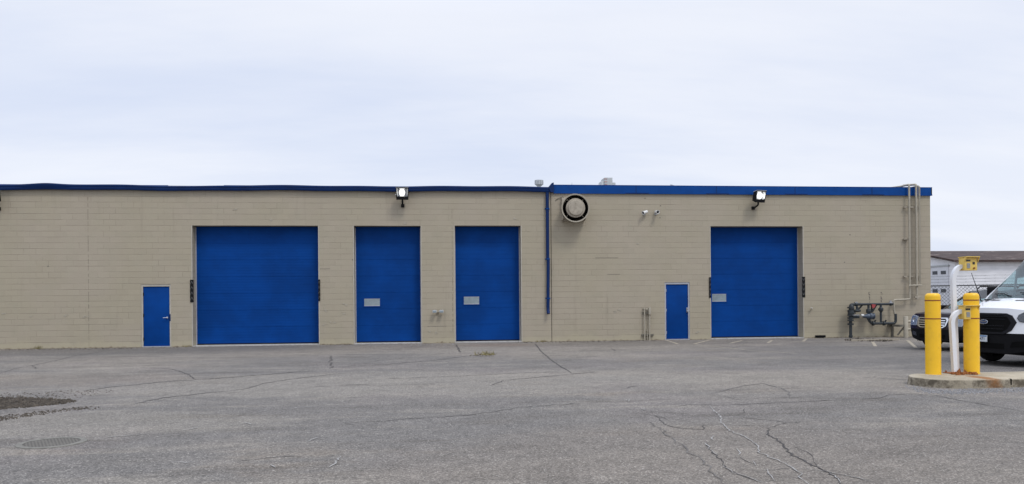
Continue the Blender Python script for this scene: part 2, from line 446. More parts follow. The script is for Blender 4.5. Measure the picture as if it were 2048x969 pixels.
def ribbon(mb, pts, w, z, jit=.02, seg=.10, taper=True):
    P = [pts[0]]
    for a, b in zip(pts, pts[1:]):
        n = max(1, int((b-a).length/seg))
        for k in range(1, n+1): P.append(a.lerp(b, k/n))
    m = len(P); vs = []; fs = []
    for i, p in enumerate(P):
        t = P[min(i+1, m-1)]-P[max(i-1, 0)]; t.z = 0
        if t.length < 1e-6: t = Vector((1,0,0))
        t.normalize(); nrm = Vector((-t.y, t.x, 0))
        q = p + nrm*random.uniform(-jit, jit)
        e = min(i, m-1-i)/max(1, m*.12); e = min(1, .25+e) if taper else 1
        ww = w*e*random.uniform(.45, 1.35)/2
        vs += [(q.x+nrm.x*ww, q.y+nrm.y*ww, z), (q.x-nrm.x*ww, q.y-nrm.y*ww, z)]
        if i: fs.append((2*i-2, 2*i-1, 2*i+1, 2*i))
    mb.add(vs, fs)
def poly_px(lst, ox, oy, sc_): return [G(ox+x/sc_, oy+y/sc_) for x, y in lst]
A_ = (0, 660, 2.926); B_ = (680, 660, 2.926); C_ = (1250, 660, 2.566)
dark, soft, pale = MB(), MB(), MB()
def cr(mb, fr, lst, w, jit=.02, seg=.10):
    w *= {id(dark): .62, id(soft): .55, id(pale): .62}[id(mb)]
    ribbon(mb, poly_px(lst, *fr), w, .004 if mb is dark else (.008 if mb is pale else .006), jit, seg)
cr(dark, A_, [(0,255),(100,225),(200,208),(330,180),(450,150),(560,135),(640,112)], .05)
cr(dark, A_, [(190,210),(206,222),(210,230)], .04)
cr(dark, A_, [(830,222),(920,224),(1010,232),(1070,250),(1110,265),(1140,290),(1160,293)], .045)
cr(soft, A_, [(480,358),(700,330),(960,305),(1160,292),(1390,275),(1600,258),(1860,237)], .10, .05)
cr(soft, A_, [(760,440),(950,400),(1180,372),(1340,358)], .10, .05)
cr(dark, A_, [(1340,358),(1440,345),(1540,315),(1700,290),(1870,270),(2048,250)], .045)
cr(dark, A_, [(1935,152),(1938,175),(1930,190),(1942,200),(1938,230)], .05, .05)
cr(dark, A_, [(1925,196),(1955,196)], .04)
cr(soft, A_, [(1820,335),(2040,325)], .05)
cr(soft, A_, [(620,632),(760,622),(900,605)], .03); cr(soft, A_, [(1370,772),(1560,750),(1800,735)], .03)
for lst in ([(1410,552),(1430,545),(1470,556),(1520,553)],[(1540,530),(1585,526)],[(1510,482),(1560,472)],[(1670,462),(1700,465),(1760,455),(1840,452)],
            [(1590,790),(1598,800),(1600,812)],[(1930,808),(1960,778),(1990,742)],[(1040,490),(1160,494),(1300,490)],[(1790,660),(1830,645),(1870,630)],
            [(1070,592),(1180,568)],[(620,634),(640,628),(780,618)],[(1000,780),(1140,778)]):
    cr(pale, A_, lst, .030, .022, .06)
cr(dark, B_, [(1140,80),(1180,130),(1240,180),(1300,220),(1360,258)], .06)
cr(dark, B_, [(680,85),(695,120),(710,132)], .07, .04)
cr(dark, B_, [(0,325),(120,322),(200,318)], .04); cr(soft, B_, [(200,290),(680,272),(1000,255),(1300,245)], .07, .04)
cr(dark, B_, [(870,330),(960,298),(1200,275),(1490,247)], .045)
cr(dark, B_, [(1440,250),(1495,248)], .09, .05)
cr(dark, B_, [(0,545),(30,545),(250,535),(500,515)], .03); cr(dark, B_, [(20,545),(90,562)], .03)
cr(soft, B_, [(500,515),(740,500),(960,470),(1160,445),(1410,428)], .05, .05)
cr(pale, B_, [(1080,458),(1200,444),(1400,430)], .03, .05)
cr(soft, B_, [(0,215),(250,205),(560,178),(730,155)], .12, .06); cr(soft, B_, [(140,185),(460,160)], .06)
cr(dark, B_, [(1590,110),(1612,125)], .05)
cr(soft, B_, [(1410,160),(1520,155)], .08); cr(pale, B_, [(1390,95),(1420,93)], .05)
cr(pale, C_, [(435,390),(460,420),(490,445),(495,480),(540,520),(610,550),(660,580),(685,605),(690,630),(740,655),(800,680),(860,705),(905,740),(895,765),(940,793),(960,810)], .026, .018, .06)
cr(dark, C_, [(740,505),(735,540),(790,570),(820,605),(860,645),(920,675),(980,705),(1050,735),(1100,775),(1120,800)], .036, .022, .06)
cr(pale, C_, [(1050,735),(1085,760),(1110,790)], .02, .01, .05)
cr(dark, C_, [(860,600),(930,630),(970,655),(985,705)], .014)
cr(dark, C_, [(980,710),(1060,735),(1150,750),(1240,775),(1320,795)], .016)
cr(pale, C_, [(860,706),(980,722),(1200,765),(1270,785)], .012)
cr(dark, C_, [(415,580),(440,620),(490,665),(510,700),(560,735),(640,760),(720,790)], .022, .02, .06)
cr(pale, C_, [(415,583),(438,622),(470,648)], .02); cr(pale, C_, [(500,690),(515,708),(560,737),(650,765),(720,792)], .014)
cr(dark, C_, [(70,430),(150,440),(220,460),(340,462)], .02)
cr(dark, C_, [(150,440),(215,490),(290,508),(400,512),(405,490),(490,488),(560,490),(680,492),(740,503),(780,490),(830,480),(980,465)], .022)
cr(soft, C_, [(530,455),(640,455),(790,470),(830,480)], .03)
cr(soft, C_, [(240,395),(340,385),(500,388),(700,380),(900,370),(1090,360)], .04)
cr(dark, C_, [(500,388),(700,379),(900,369),(1090,360),(1180,356)], .02)
cr(dark, C_, [(1180,356),(1310,352),(1360,335),(1450,330),(1580,335)], .03)
cr(dark, C_, [(430,335),(520,345),(590,360),(730,350),(860,348),(1050,352),(1200,352)], .022)
cr(soft, C_, [(460,325),(600,290),(700,275),(800,300),(840,320),(850,345)], .05)
cr(dark, C_, [(1580,335),(1700,360),(1900,395),(2060,422)], .03)
cr(dark, C_, [(615,405),(610,430)], .03); cr(dark, C_, [(850,300),(870,294),(945,295)], .03)
cr(pale, C_, [(460,545),(448,560),(455,570)], .025); cr(pale, C_, [(572,610),(585,635),(580,650)], .025); cr(dark, C_, [(470,655),(590,658),(660,690)], .014)
cr(pale, C_, [(655,675),(680,700)], .025); cr(pale, C_, [(735,718),(745,740),(775,782)], .022)
cr(dark, C_, [(640,725),(780,722),(860,710)], .012)
cr(pale, C_, [(0,365),(20,355),(15,370)], .03); cr(pale, C_, [(75,402),(100,410),(90,422)], .03); cr(pale, C_, [(340,383),(390,378)], .04)
cr(soft, C_, [(110,470),(200,520),(250,570),(320,620),(400,680),(460,740),(520,800)], .03, .04)
cr(soft, C_, [(170,358),(225,358)], .12, .04)
cr(soft, C_, [(0,300),(40,290),(80,290)], .06, .05)
struct(dark.build('dark_cracks', M['crack_d'], smooth=0))
struct(soft.build('faint_cracks', M['crack_m'], smooth=0))
struct(pale.build('pale_cracks', M['crack_l'], smooth=0))
ln = MB()
def band(a, b, w):
    a = G(*a); b = G(*b); t = (b-a).normalized(); n = Vector((-t.y, t.x, 0))*w/2; z = Vector((0,0,.003))
    ln.add([a+n+z, a-n+z, b-n+z, b+n+z], [(0,1,2,3)])
for a, b in (((1331,680.5),(1356,688.5)),((1421,680),(1388,688.5)),((1484,681.5),(1461,687)),((1544,681),(1536,686.5)),((1613,677.5),(1606,683.5)),
             ((1745,684),(1751,693)),((1815,681),(1832,696))): band(a, b, .10)
for a, b in (((1356,688.5),(1388,688.5)),((1388,689),(1490,700)),((1490,700.5),(1594,707.5)),((1690,691),(1900,697))): band(a, b, .05)
struct(ln.build('parking_lines', M['line'], smooth=0))

# dirt and broken asphalt heap at the left, low and ragged
def mound(name, px, h, m, n=900, size=(.012,.05)):
    base = [G(*p) for p in px]; mb = MB()
    xs = [p.x for p in base]; ys = [p.y for p in base]
    def inside(x, y):
        c = False; k = len(base)
        for i in range(k):
            a, b = base[i], base[i-1]
            if (a.y > y) != (b.y > y) and x < (b.x-a.x)*(y-a.y)/(b.y-a.y)+a.x: c = not c
        return c
    cnt = 0
    while cnt < n:
        x = random.uniform(min(xs)-.1, max(xs)+.1); y = random.uniform(min(ys)-.1, max(ys)+.1)
        if not inside(x+random.gauss(0,.06), y+random.gauss(0,.06)): continue
        cnt += 1
        r = random.uniform(*size); q = random.uniform(0, h)
        vs = [(x+r*random.uniform(.6,1.3)*math.cos(w), y+r*random.uniform(.6,1.3)*math.sin(w), 0) for w in (0,1.2,2.5,3.7,5.0)]
        k = r*random.uniform(.4,.9)+q
        vs += [(x+(v[0]-x)*.55, y+(v[1]-y)*.55, k) for v in vs]
        mb.add(vs, [(5,6,7,8,9)]+[(i,(i+1)%5,5+(i+1)%5,5+i) for i in range(5)])
    return struct(mb.build(name, m, smooth=0), 'stuff')
M['dirt'] = mat('dark_crumbs', (.075,.062,.048), .95, var=.7, scale=9)
M['grit'] = mat('pale_grit', (.24,.235,.235), .95, var=.4, scale=14)
mound('dirt_heap', [(-60,797),(20,797),(60,797),(110,801),(150,802.5),(135,806),(100,811),(50,815),(0,819),(-60,822)], .012, M['dirt'], 3600, (.006,.026))
mound('loose_dirt', [(-60,838),(0,834),(60,826),(120,820),(175,814),(185,818),(120,824),(60,833),(0,842),(-60,850)], .004, M['dirt'], 620, (.004,.016))
mound('loose_dirt', [(-60,790),(60,786),(180,780),(240,782),(160,795),(60,800),(-60,800)], .003, M['dirt'], 260, (.004,.016))
mound('kerb_grit', [(1815,772),(1850,779.5),(1905,781),(2000,778.5),(2060,776),(2060,784),(1980,786),(1900,789),(1840,785)], .006, M['grit'], 900, (.006,.020))
mound('wall_base_grit', [(1690,679),(1720,678),(1760,680),(1790,682),(1770,684),(1720,683),(1690,682)], .02, M['dirt'], 260, (.01,.04))
mound('leaf_litter', [(935,711),(960,710),(985,711),(985,713.5),(950,714)], .004, M['dirt'], 70, (.006,.024))
m_ = MB(); c0 = G(969,710.5)
for i in range(70):
    a = random.uniform(0, 2*PI); r = random.uniform(.02,.2); b = c0+Vector((math.cos(a)*r*1.5, math.sin(a)*r, 0)); t = b+Vector((random.gauss(0,.06), random.gauss(0,.06), random.uniform(.04,.15)))
    s_ = Vector((.010,0,0)); m_.add([b-s_, b+s_, t], [(0,1,2)])
tag(m_.build('weed_tuft', M['weed'], smooth=0), 'small dry weed tuft on the pavement before the roller door beside the drainpipe', 'weed')

mound('wall_base_grit', [(-20,700.5),(200,697.5),(390,694),(385,695.5),(200,699),(-20,702)], .010, M['dirt'], 240, (.006,.022))
mound('wall_base_grit', [(640,690),(705,689.3),(705,690.3),(640,691.2)], .010, M['dirt'], 40, (.006,.02))
mound('wall_base_grit', [(1045,685),(1325,681.5),(1325,682.7),(1045,686.4)], .010, M['dirt'], 150, (.006,.022))
mound('loose_chips', [(520,695),(640,692),(700,691),(980,688),(980,690),(700,693.5),(400,697)], .006, M['grit'], 160, (.006,.02))
def weeds(px, py, n, lab, hgt=.10):
    m_ = MB(); c0 = G(px, py)
    for i in range(n):
        a = random.uniform(0, 2*PI); r = random.uniform(.0,.12); b = c0+Vector((math.cos(a)*r*1.8, math.sin(a)*r*.35, 0)); t = b+Vector((random.gauss(0,.045), random.gauss(0,.04), random.uniform(.03,hgt)))
        s_ = Vector((.008,0,0)); m_.add([b-s_, b+s_, t], [(0,1,2)])
    tag(m_.build('weed_tuft', M['weed'], smooth=0), lab, 'weed', 'weeds along the wall foot')
weeds(76, 698, 34, 'dry weed at the wall foot, the farthest left of the weeds', .16)
weeds(105, 697, 40, 'dry weed at the wall foot, near the left end beside another weed', .12)
weeds(372, 694, 22, 'dry weed between the first entry door and the widest roller door')
weeds(1085, 684.5, 22, 'dry weed under the end of the drainpipe')
# manhole
mc = G(104,886.5); mr = .365
o = thing('manhole_cover', 'worn round manhole cover with a cross-hatched lid set in the asphalt', 'manhole cover', (mc.x, mc.y, 0))
M['iron'] = mat('worn_cast_iron', (.15,.138,.112), .7, metal=.1, var=.25, scale=12)
def make_lid():
    n = NT('crosshatched_iron'); k = n.t.nodes.new('ShaderNodeTexChecker'); k.inputs['Scale'].default_value = 42; n.link(n.mapping((1,1,0),(0,0,.3)), k.inputs['Vector'])
    c = n.mix(k.outputs['Fac'], (.120,.110,.092), (.062,.056,.047)); c = n.mix(n.ramp(n.noise(4, 5, .7), .5, .7, 0, .7), c, (.13,.12,.10))
    n.col(c); n.p(rough=.8, normal=n.bump(k.outputs['Fac'], .6, -.006)); return n.m
M['iron_dark'] = make_lid()
M['iron_ring'] = mat('worn_iron_ring', (.155,.148,.128), .8, var=.25, scale=9)
MB().lathe([(mr,.001),(mr-.004,.010),(mr*.80,.010),(mr*.80,.004)], (mc.x,mc.y,0), n=48).build('rim', M['iron_ring'], o)
ld = MB().lathe([(mr*.785,.002),(mr*.785,.007),(0.001,.007)], (mc.x,mc.y,0), n=48)
ld.build('lid', M['iron_dark'], o)
# ------------------------------------------------------------------ the building
XL, XR, DEEP = -19.5, 19.33, 24.0
ZL, ZR = 5.66, 5.74
BLD = thing('warehouse_building', 'long low tan painted block building with blue doors and blue roof trim', 'building', (0,0,0))
RO = [  # roller doors: opening x0, x1, top
    (W(385.2,570).x, W(637.0,570).x, 4.27), (W(708.6,570).x, W(842.0,570).x, 4.27),
    (W(910.2,570).x, W(1042.2,570).x, 4.285), (W(1421.8,570).x, W(1606.0,570).x, 4.275)]
EN = [(W(282.5,630).x, W(342.3,630).x, 2.205), (W(1329.6,630).x, W(1379.6,630).x, 2.165)]
REC, RECE = .42, .12
holes = sorted([(a,b,t,REC) for a,b,t in RO]+[(a,b,t,RECE) for a,b,t in EN])
XJ = 4.40                                  # control joint between the two halves
def wall_half(x0, x1, top, name):
    mb = MB(); x = x0
    for a, b, t, d in [h for h in holes if x0 < h[0] < x1]:
        mb.add([(x,0,0),(a,0,0),(a,0,top),(x,0,top)], [(0,1,2,3)])
        mb.add([(a,0,t),(b,0,t),(b,0,top),(a,0,top)], [(0,1,2,3)])
        mb.add([(a,0,0),(a,d,0),(a,d,t),(a,0,t)], [(0,1,2,3)])
        mb.add([(b,0,0),(b,d,0),(b,d,t),(b,0,t)], [(3,2,1,0)])
        mb.add([(a,0,t),(b,0,t),(b,d,t),(a,d,t)], [(0,1,2,3)])
        x = b
    mb.add([(x,0,0),(x1,0,0),(x1,0,top),(x,0,top)], [(0,1,2,3)])
    return mb
wl = wall_half(XL, XJ-.012, ZL, 'wall'); wl.add([(XL,0,0),(XL,DEEP,0),(XL,DEEP,ZL),(XL,0,ZL)], [(3,2,1,0)])
wl.add([(XJ-.012,0,0),(XJ-.012,.1,0),(XJ-.012,.1,ZL),(XJ-.012,0,ZL)], [(0,1,2,3)])
wl.build('wall', M['block'], BLD, smooth=0)
wr = wall_half(XJ+.012, XR, ZR-.02, 'wall'); wr.add([(XR,0,0),(XR,DEEP,0),(XR,DEEP,ZR-.02),(XR,0,ZR-.02)], [(0,1,2,3)])
wr.add([(XJ+.012,0,0),(XJ+.012,.1,0),(XJ+.012,.1,ZR-.02),(XJ+.012,0,ZR-.02)], [(3,2,1,0)])
wr.build('wall', M['block'], BLD, smooth=0)
MB().add([(XL,DEEP,0),(XR,DEEP,0),(XR,DEEP,ZL),(XL,DEEP,ZL)], [(0,1,2,3)]).build('rear_wall', M['block'], BLD, smooth=0)
jm = MB(); P = [(XJ+random.uniform(-.006,.006), z) for z in [i*.3 for i in range(19)]]
for (xa,za),(xb,zb) in zip(P, P[1:]): jm.add([(xa-.014,.03,za),(xa+.014,.03,za),(xb+.014,.03,zb),(xb-.014,.03,zb)], [(0,1,2,3)])
jm.build('control_joint', M['dirt'], BLD, smooth=0)
M['joint'] = mat('painted_joint', (.20,.175,.135), .8, var=.3)
for px_, z0_, z1_ in ((177,.05,5.35),(1104,.05,5.4)) if False else ((177,.05,5.35),(905,.4,4.9)):
    x = W(px_, 560).x; q = MB(); n_ = 24
    for i in range(n_):
        za = z0_+(z1_-z0_)*i/n_; zb = z0_+(z1_-z0_)*(i+random.uniform(.45,1))/n_; w_ = random.uniform(.004,.009); q.box((x-w_,-.0025,za),(x+w_,-.0005,zb))
    q.build('control_joint', M['joint'], BLD, smooth=0)['kind'] = 'stuff'
# blistered and patched paint, bolt holes and ledges left by old fixings; crack shadows painted as dark strips
bl, hl = MB(), MB()
for px_, py_ in ((655,622),(666,645),(690,610),(688,626),(650,648),(812,447),(1028,436),(1395,665),(860,664),(872,665),(10,628),(60,632),(135,631),(172,633),(1238,621),(1230,624),(905,662),(1275,487),(545,440),(470,420)):
    p = W(px_, py_)
    for k in range(3):
        w_ = random.uniform(.02,.075); h_ = random.uniform(.012,.04); x = p.x+random.uniform(-.08,.08); z = p.z+random.uniform(-.04,.04); m_ = random.randint(5,7)
        pts = [(x+math.cos(2*PI*i/m_)*w_*random.uniform(.6,1.1), -.0005, z+math.sin(2*PI*i/m_)*h_*random.uniform(.6,1.1)) for i in range(m_)]; bl.prism(pts, (0,-random.uniform(.004,.011),0))
for px_, py_ in ((1290,397),(1320,436),(1321,412),(812,446),(96,533),(1689,525),(705,520),(1700,470)): p = W(px_, py_); hl.lathe([(.001,.003),(.022,.003),(.024,.0005)], (p.x,0,p.z), (0,-1,0), 8)
for (xa_, xb_, py_) in ((855,893,653),(1190,1236,516),(1215,1240,549),(640,660,538)):  # dark strips paint in the shadow along horizontal cracks
    p = W(xa_, py_); q = W(xb_, py_); hl.box((p.x,-.003,p.z-.010),(q.x,-.0005,p.z+.004))
bl.build('paint_blister', M['tan'], BLD, smooth=0)['kind'] = 'stuff'
hl.build('hole_and_crack_shadow', M['iron'], BLD, smooth=0)['kind'] = 'stuff'
rf = MB().box((XL+.01,.12,ZL-.25),(XJ,DEEP-.05,ZL-.08)); rf.box((XJ,.12,ZL-.22),(XR-.01,DEEP-.05,ZL-.04))
rf.build('roof', M['flat_roof'], BLD, smooth=0)
# sagging box gutter over the left half: profile swept along X with the dents seen on site
def gutter():
    mb = MB(); n = 150; prof = [(.0,.0),(-.125,.0),(-.14,.035),(-.14,.10),(-.155,.115),(-.155,.165),(-.14,.18),(-.05,.18),(0.0,.165)]
    vs = []; fs = []; k = len(prof)
    xa, xb = XL, XJ+.07
    for i in range(n+1):
        x = xa+(xb-xa)*i/n
        px_t = (x+14.8)/19.1
        z = 5.485+.045*px_t+.012*math.sin(x*.9)+.008*math.sin(x*2.3+1)
        d = math.exp(-((x+13.2)/.5)**2)       # the bulged joint near the left end
        e = math.exp(-((x+8.6)/1.2)**2)       # and the pressed-in lip
        for j, (y, h) in enumerate(prof):
            yy = y-.03*d*(j in (3,4,5)); hh = h+(.035*d if j >= 4 else 0)-(.03*e if j >= 5 else 0)
            vs.append((x, yy, z+hh))
    for i in range(n):
        for j in range(k-1):
            fs.append((i*k+j, i*k+j+1, (i+1)*k+j+1, (i+1)*k+j))
    fs.append(tuple(range(k))); fs.append(tuple(n*k+j for j in range(k-1, -1, -1)))
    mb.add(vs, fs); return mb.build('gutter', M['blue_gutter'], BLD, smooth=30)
gutter()
# metal edge above the gutter, pale where the coating has lifted
rl = MB(); rl.box((XL,-.02,5.665),(-9.2,.12,5.685)); rl.build('roof_edge', M['blue_trim'], BLD, smooth=0)
rl2 = MB(); rl2.box((-9.19,-.02,5.66),(-7.3,.12,5.672)); rl2.build('roof_edge', M['grey_angle'], BLD, smooth=0)
rl3 = MB(); rl3.box((-7.29,-.02,5.665),(XJ-.05,.12,5.70)); rl3.build('roof_edge', M['blue_trim'], BLD, smooth=0)
# flat metal fascia over the right half with a turned drip edge and lapped seams
fa = MB(); fa.box((XJ+.10,-.05,5.515),(XR+.05,-.012,5.775)); fa.box((XJ+.10,-.07,5.47),(XR+.05,-.010,5.513)); fa.box((XR+.012,-.05,5.47),(XR+.05,DEEP,5.775))
fa.box((XJ+.10,-.055,5.777),(XR+.055,.22,5.797))
fa.build('fascia', M['blue_trim'], BLD, smooth=0)
sm = MB()
for x in (7.6,10.7,13.8,16.9): sm.box((x,-.054,5.518),(x+.025,-.051,5.772)); sm.box((x-.4,-.073,5.476),(x+.5,-.071,5.508))
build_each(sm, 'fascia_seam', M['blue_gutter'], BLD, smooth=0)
ec = MB(); ec.prism([(XJ-.10,-.17,5.70),(XJ+.02,-.17,5.84),(XJ+.09,-.17,5.86),(XJ+.09,-.17,5.50),(XJ-.02,-.17,5.50)], (0,.18,0)); ec.build('gutter_end_cap', M['blue_gutter'], BLD, smooth=0)
# downspout
d0 = W(1094.5,400,-.09); d1 = W(1096,622,-.09)
ds = MB(); 
dp = [Vector((d0.x,-.09,5.50)), Vector((d0.x,-.09,3.1)), Vector((d0.x+.02,-.09,3.0)), Vector((d1.x,-.09,W(1096,618,-.09).z)), Vector((d1.x+.005,-.16,W(1097,628,-.09).z))]
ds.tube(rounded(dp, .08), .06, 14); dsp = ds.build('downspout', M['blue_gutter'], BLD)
cl_ = MB()
for z in (4.9, 3.05, 1.6): cl_.lathe([(.062,-.02),(.069,-.02),(.069,.02),(.062,.02)], (d0.x+.01*(z<3), -.09, z), n=14); cl_.box((d0.x-.09,-.03,z-.02),(d0.x+.10,-.006,z+.02))
build_each(cl_, 'strap', M['blue_trim'], dsp)

def roller_door(i, name_label, win=None, fine=False):
    a, b, t = RO[i]
    y = REC-.01
    mb = MB(); vs = []; fs = []
    # sectional curtain, ribbed: horizontal profile stepped through the height
    prof = []; H = t-.05; nsec = 7; sh = H/nsec
    for s_ in range(nsec):
        z0 = .05+s_*sh
        prof += [(y-.006, z0+.004), (y-.012, z0+.008)]
        rd = .0016 if fine else .0008
        nr = 6 if fine else 4
        for r in range(nr):
            za = z0+.012+(sh-.024)*r/nr; zb = z0+.012+(sh-.024)*(r+1)/nr; q = (zb-za)
            if r: prof.append((y-.012, za+.002))
            prof += [(y-.012-rd, za+q*.3), (y-.012, za+q*.85)]
            prof += [(y-.012+rd*.7, zb-q*.06)] if r < nr-1 else []
        prof += [(y-.012, z0+sh-.008), (y-.006, z0+sh-.004)]
    xa, xb = a-.0, b+.0
    n = len(prof)
    for x in (xa, xb):
        vs += [(x, p[0], p[1]) for p in prof]
    for k in range(n-1): fs.append((k, k+1, n+k+1, n+k))
    mb.add(vs, fs)
    o = mb.build('roller_door', M['door_blue'], BLD, smooth=25); o['label'] = name_label
    # steel angles guarding the jambs, sill
    an = MB()
    for x, s_ in ((a, 1), (b, -1)):
        an.box((x+s_*.002, REC-.06, .02), (x+s_*.030, REC-.022, t-.03))
    build_each(an, 'door_track', M['grey_angle'], o, smooth=0)
    ga = MB()
    ga.box((a-.034,-.006,.0),(a-.001,.05,t)); ga.box((b+.001,-.006,.0),(b+.034,.05,t)); build_each(ga, 'jamb_angle', M['jamb'], o, smooth=0)
    MB().box((a+.002,-.04,.001),(b-.002,REC-.03,.032)).build('sill', M['sill'], o, smooth=0)
    MB().box((a+.035,y-.03,.033),(b-.035,y+.0,.075)).build('bottom_seal', M['rubber'], o, smooth=0)
    if win:
        p0 = W(win[0], win[1], y); p1 = W(win[2], win[3], y)
        x0, x1 = min(p0.x,p1.x), max(p0.x,p1.x); z0, z1 = min(p0.z,p1.z), max(p0.z,p1.z)
        fr = MB()
        for q in (((x0-.04,y-.03,z0-.04),(x1+.04,y-.012,z0)),((x0-.04,y-.03,z1),(x1+.04,y-.012,z1+.04)),((x0-.04,y-.03,z0),(x0,y-.012,z1)),((x1,y-.03,z0),(x1+.04,y-.012,z1))): fr.box(*q)
        w = fr.build('door_window', M['door_blue'], o, smooth=0)
        MB().box((x0+.002,y-.024,z0+.002),(x1-.002,y-.018,z1-.002)).build('door_window_pane', M['frost'], o, smooth=0)
        # narrow grey stop bead inside the frame
        bd = MB()
        for q in (((x0+.003,y-.030,z0+.003),(x1-.003,y-.0245,z0+.022)),((x0+.003,y-.030,z1-.02),(x1-.003,y-.0245,z1-.003))): bd.box(*q)
        build_each(bd, 'window_bead', M['grey_plastic'], o, smooth=0)
    return o
roller_door(0, 'widest blue roller door with fine ribs and no window', fine=True)
roller_door(1, 'blue roller door with scuffed window, next to the widest door', (728.5,598,760,612.5))
roller_door(2, 'blue roller door with clean window beside the drainpipe', (927.5,594,958.5,609))
roller_door(3, 'blue roller door with its window against the left jamb, beside the second entry door', (1423.5,588.5,1452,603.5))
def entry_door(i, label, lever):
    a, b, t = EN[i]; y = RECE-.02
    fw = .055
    fr = MB(); fr.box((a+.001,.015,.001),(a+fw,RECE-.001,t-.001)); fr.box((b-fw,.015,.001),(b-.001,RECE-.001,t-.001)); fr.box((a+fw+.001,.015,t-fw-.02),(b-fw-.001,RECE-.001,t-.001))
    d = MB().box((a+fw+.004,.045,.035),(b-fw-.004,.09,t-fw-.024), .004).build('entry_door', M['door_blue'], BLD, smooth=30); d['label'] = label
    fr.build('door_frame', M['jamb'] if lever else M['grey_angle'], d, smooth=0)
    MB().box((a+fw+.001,-.03,.001),(b-fw-.001,.095,.030)).build('threshold', M['grey_angle'], d, smooth=0)
    for z in (.28, 1.12, 1.86):
        h = MB(); h.cyl((a+fw+.002,.032,z-.055),(a+fw+.002,.032,z+.055),.014,8); h.box((a+fw+.004,.038,z-.05),(a+fw+.03,.0445,z+.05))
        h.build('hinge', M['black'] if lever else M['steel'], d)
    if lever:
        hz = W(335,635.5,.03); lv = MB(); lv.cyl((hz.x,.044,hz.z),(hz.x,.0,hz.z),.032,16); lv.tube(rounded([(hz.x,.0,hz.z),(hz.x,-.035,hz.z),(hz.x-.13,-.035,hz.z-.01)],.02),.013,10)
        lv.build('lever_handle', M['chrome'], d)
        MB().box((b-fw-.022,.030,hz.z-.13),(b-fw+.032,.0445 if False else .014,hz.z+.12)).build('latch_guard', M['blue_gutter'], d, smooth=0)
    else:
        hz = W(1374.5,621,.03); lv = MB(); lv.box((hz.x-.03,.026,hz.z-.08),(hz.x+.03,.0445,hz.z+.10),.004); lv.lathe([(.0,-.075),(.028,-.07),(.034,-.05),(.028,-.03),(.014,-.02),(.014,0)], (hz.x,.026,hz.z-.03), (0,1,0), 16); lv.lathe([(.0,-.016),(.024,-.014),(.026,0)], (hz.x,.026,hz.z+.065), (0,1,0), 16)
        lv.build('door_knob', M['steel'], d)
entry_door(0, 'blue entry door with long lever handle and tan frame', True)
entry_door(1, 'blue entry door with round knob and pale grey frame', False)

# ------------------------------------------------------------------ things fixed to the wall
def flood(name, label, px, py, yaw, knuckle):
    c = W(px, py, -.42)                     # front glass centre
    root = thing(name, label, 'floodlight', (c.x, 0, c.z-.36), 'floodlights along the building')
    o0 = Vector((c.x, 0, c.z-.36))
    # local head frame: front towards -Y turned by yaw, tipped downwards
    R = Matrix.Rotation(yaw, 3, 'Z') @ Matrix.Rotation(math.radians(14), 3, 'X')
    hc = Vector((c.x, -.36, c.z))
    def T(v): return hc + R @ Vector(v)
    hw, hh = .215, .215
    mb = MB()
    fr = [(-hw,-.09,-hh),(hw,-.09,-hh),(hw*1.05,-.09,hh),(-hw*1.05,-.09,hh)]
    bk = [(-hw*.86,.14,-hh*.85),(hw*.86,.14,-hh*.85),(hw*.86,.14,hh*.6),(-hw*.86,.14,hh*.6)]
    ii = [(-hw*.86,-.088,-hh*.42),(hw*.86,-.088,-hh*.42),(hw*.92,-.088,hh*.86),(-hw*.92,-.088,hh*.86)]
    dp = [(-hw*.70,.0,-hh*.36),(hw*.70,.0,-hh*.36),(hw*.74,.0,hh*.66),(-hw*.74,.0,hh*.66)]
    vs = [T(v) for v in fr+bk+ii]
    mb.add(vs, [(0,1,5,4),(1,2,6,5),(2,3,7,6),(3,0,4,7),(7,6,5,4),(0,1,9,8),(1,2,10,9),(2,3,11,10),(3,0,8,11)])
    mb.build('housing', M['black'], root, smooth=0)
    rf = MB().add([T(v) for v in ii+dp], [(0,1,5,4),(1,2,6,5),(2,3,7,6),(3,0,4,7)]); rf.build('reflector', M['chrome'], root, smooth=0)
    MB().add([T((v[0]*1.01,v[1]+.004,v[2]*1.01)) for v in dp], [(0,1,2,3)]).build('reflector', M['rim'], root, smooth=0)
    MB().tube([T((-.01,-.02,-hh*.30)), T((-.01,-.02,hh*.15)), T((-.01,-.02,hh*.60))], [.075,.11,.08], 16).build('lamp', M['lit'], root)
    MB().add([T((v[0]*.995,v[1]-.006,v[2]*.99)) for v in ii], [(0,1,2,3)]).build('lens', M['lens'], root, smooth=0)
    vz = MB(); vz.add([T(v) for v in ((-hw*1.05,-.095,hh+.012),(hw*1.05,-.095,hh+.012),(hw*.9,.14,hh*.66),(-hw*.9,.14,hh*.66),(-hw*1.05,-.095,hh+.03),(hw*1.05,-.095,hh+.03),(hw*.9,.14,hh*.75),(-hw*.9,.14,hh*.75))], [(0,1,2,3),(4,5,6,7),(0,1,5,4),(1,2,6,5),(2,3,7,6),(3,0,4,7)])
    vz.build('top_cover', M['ac'], root, smooth=0)
    am = MB(); b = T((0,.02,-hh*.9)); kx = c.x+knuckle
    am.tube(rounded([b, (b.x,b.y,b.z-.13), (kx,-.12,c.z-.40),(kx,-.02,c.z-.40)],.05), .032, 10)
    am.box((kx-.06,-.045,c.z-.46),(kx+.06,-.001,c.z-.34),.008)
    am.build('arm', M['black'], root)
    return root
flood('floodlight', 'lit black floodlight facing straight out above the roller door with the scuffed window', 804.5, 387, 0.0, .0)
flood('floodlight', 'lit black floodlight turned aside on a cranked arm, right of the security cameras', 1520, 393, math.radians(16), -.10)
pf = W(799,0,-.1).x
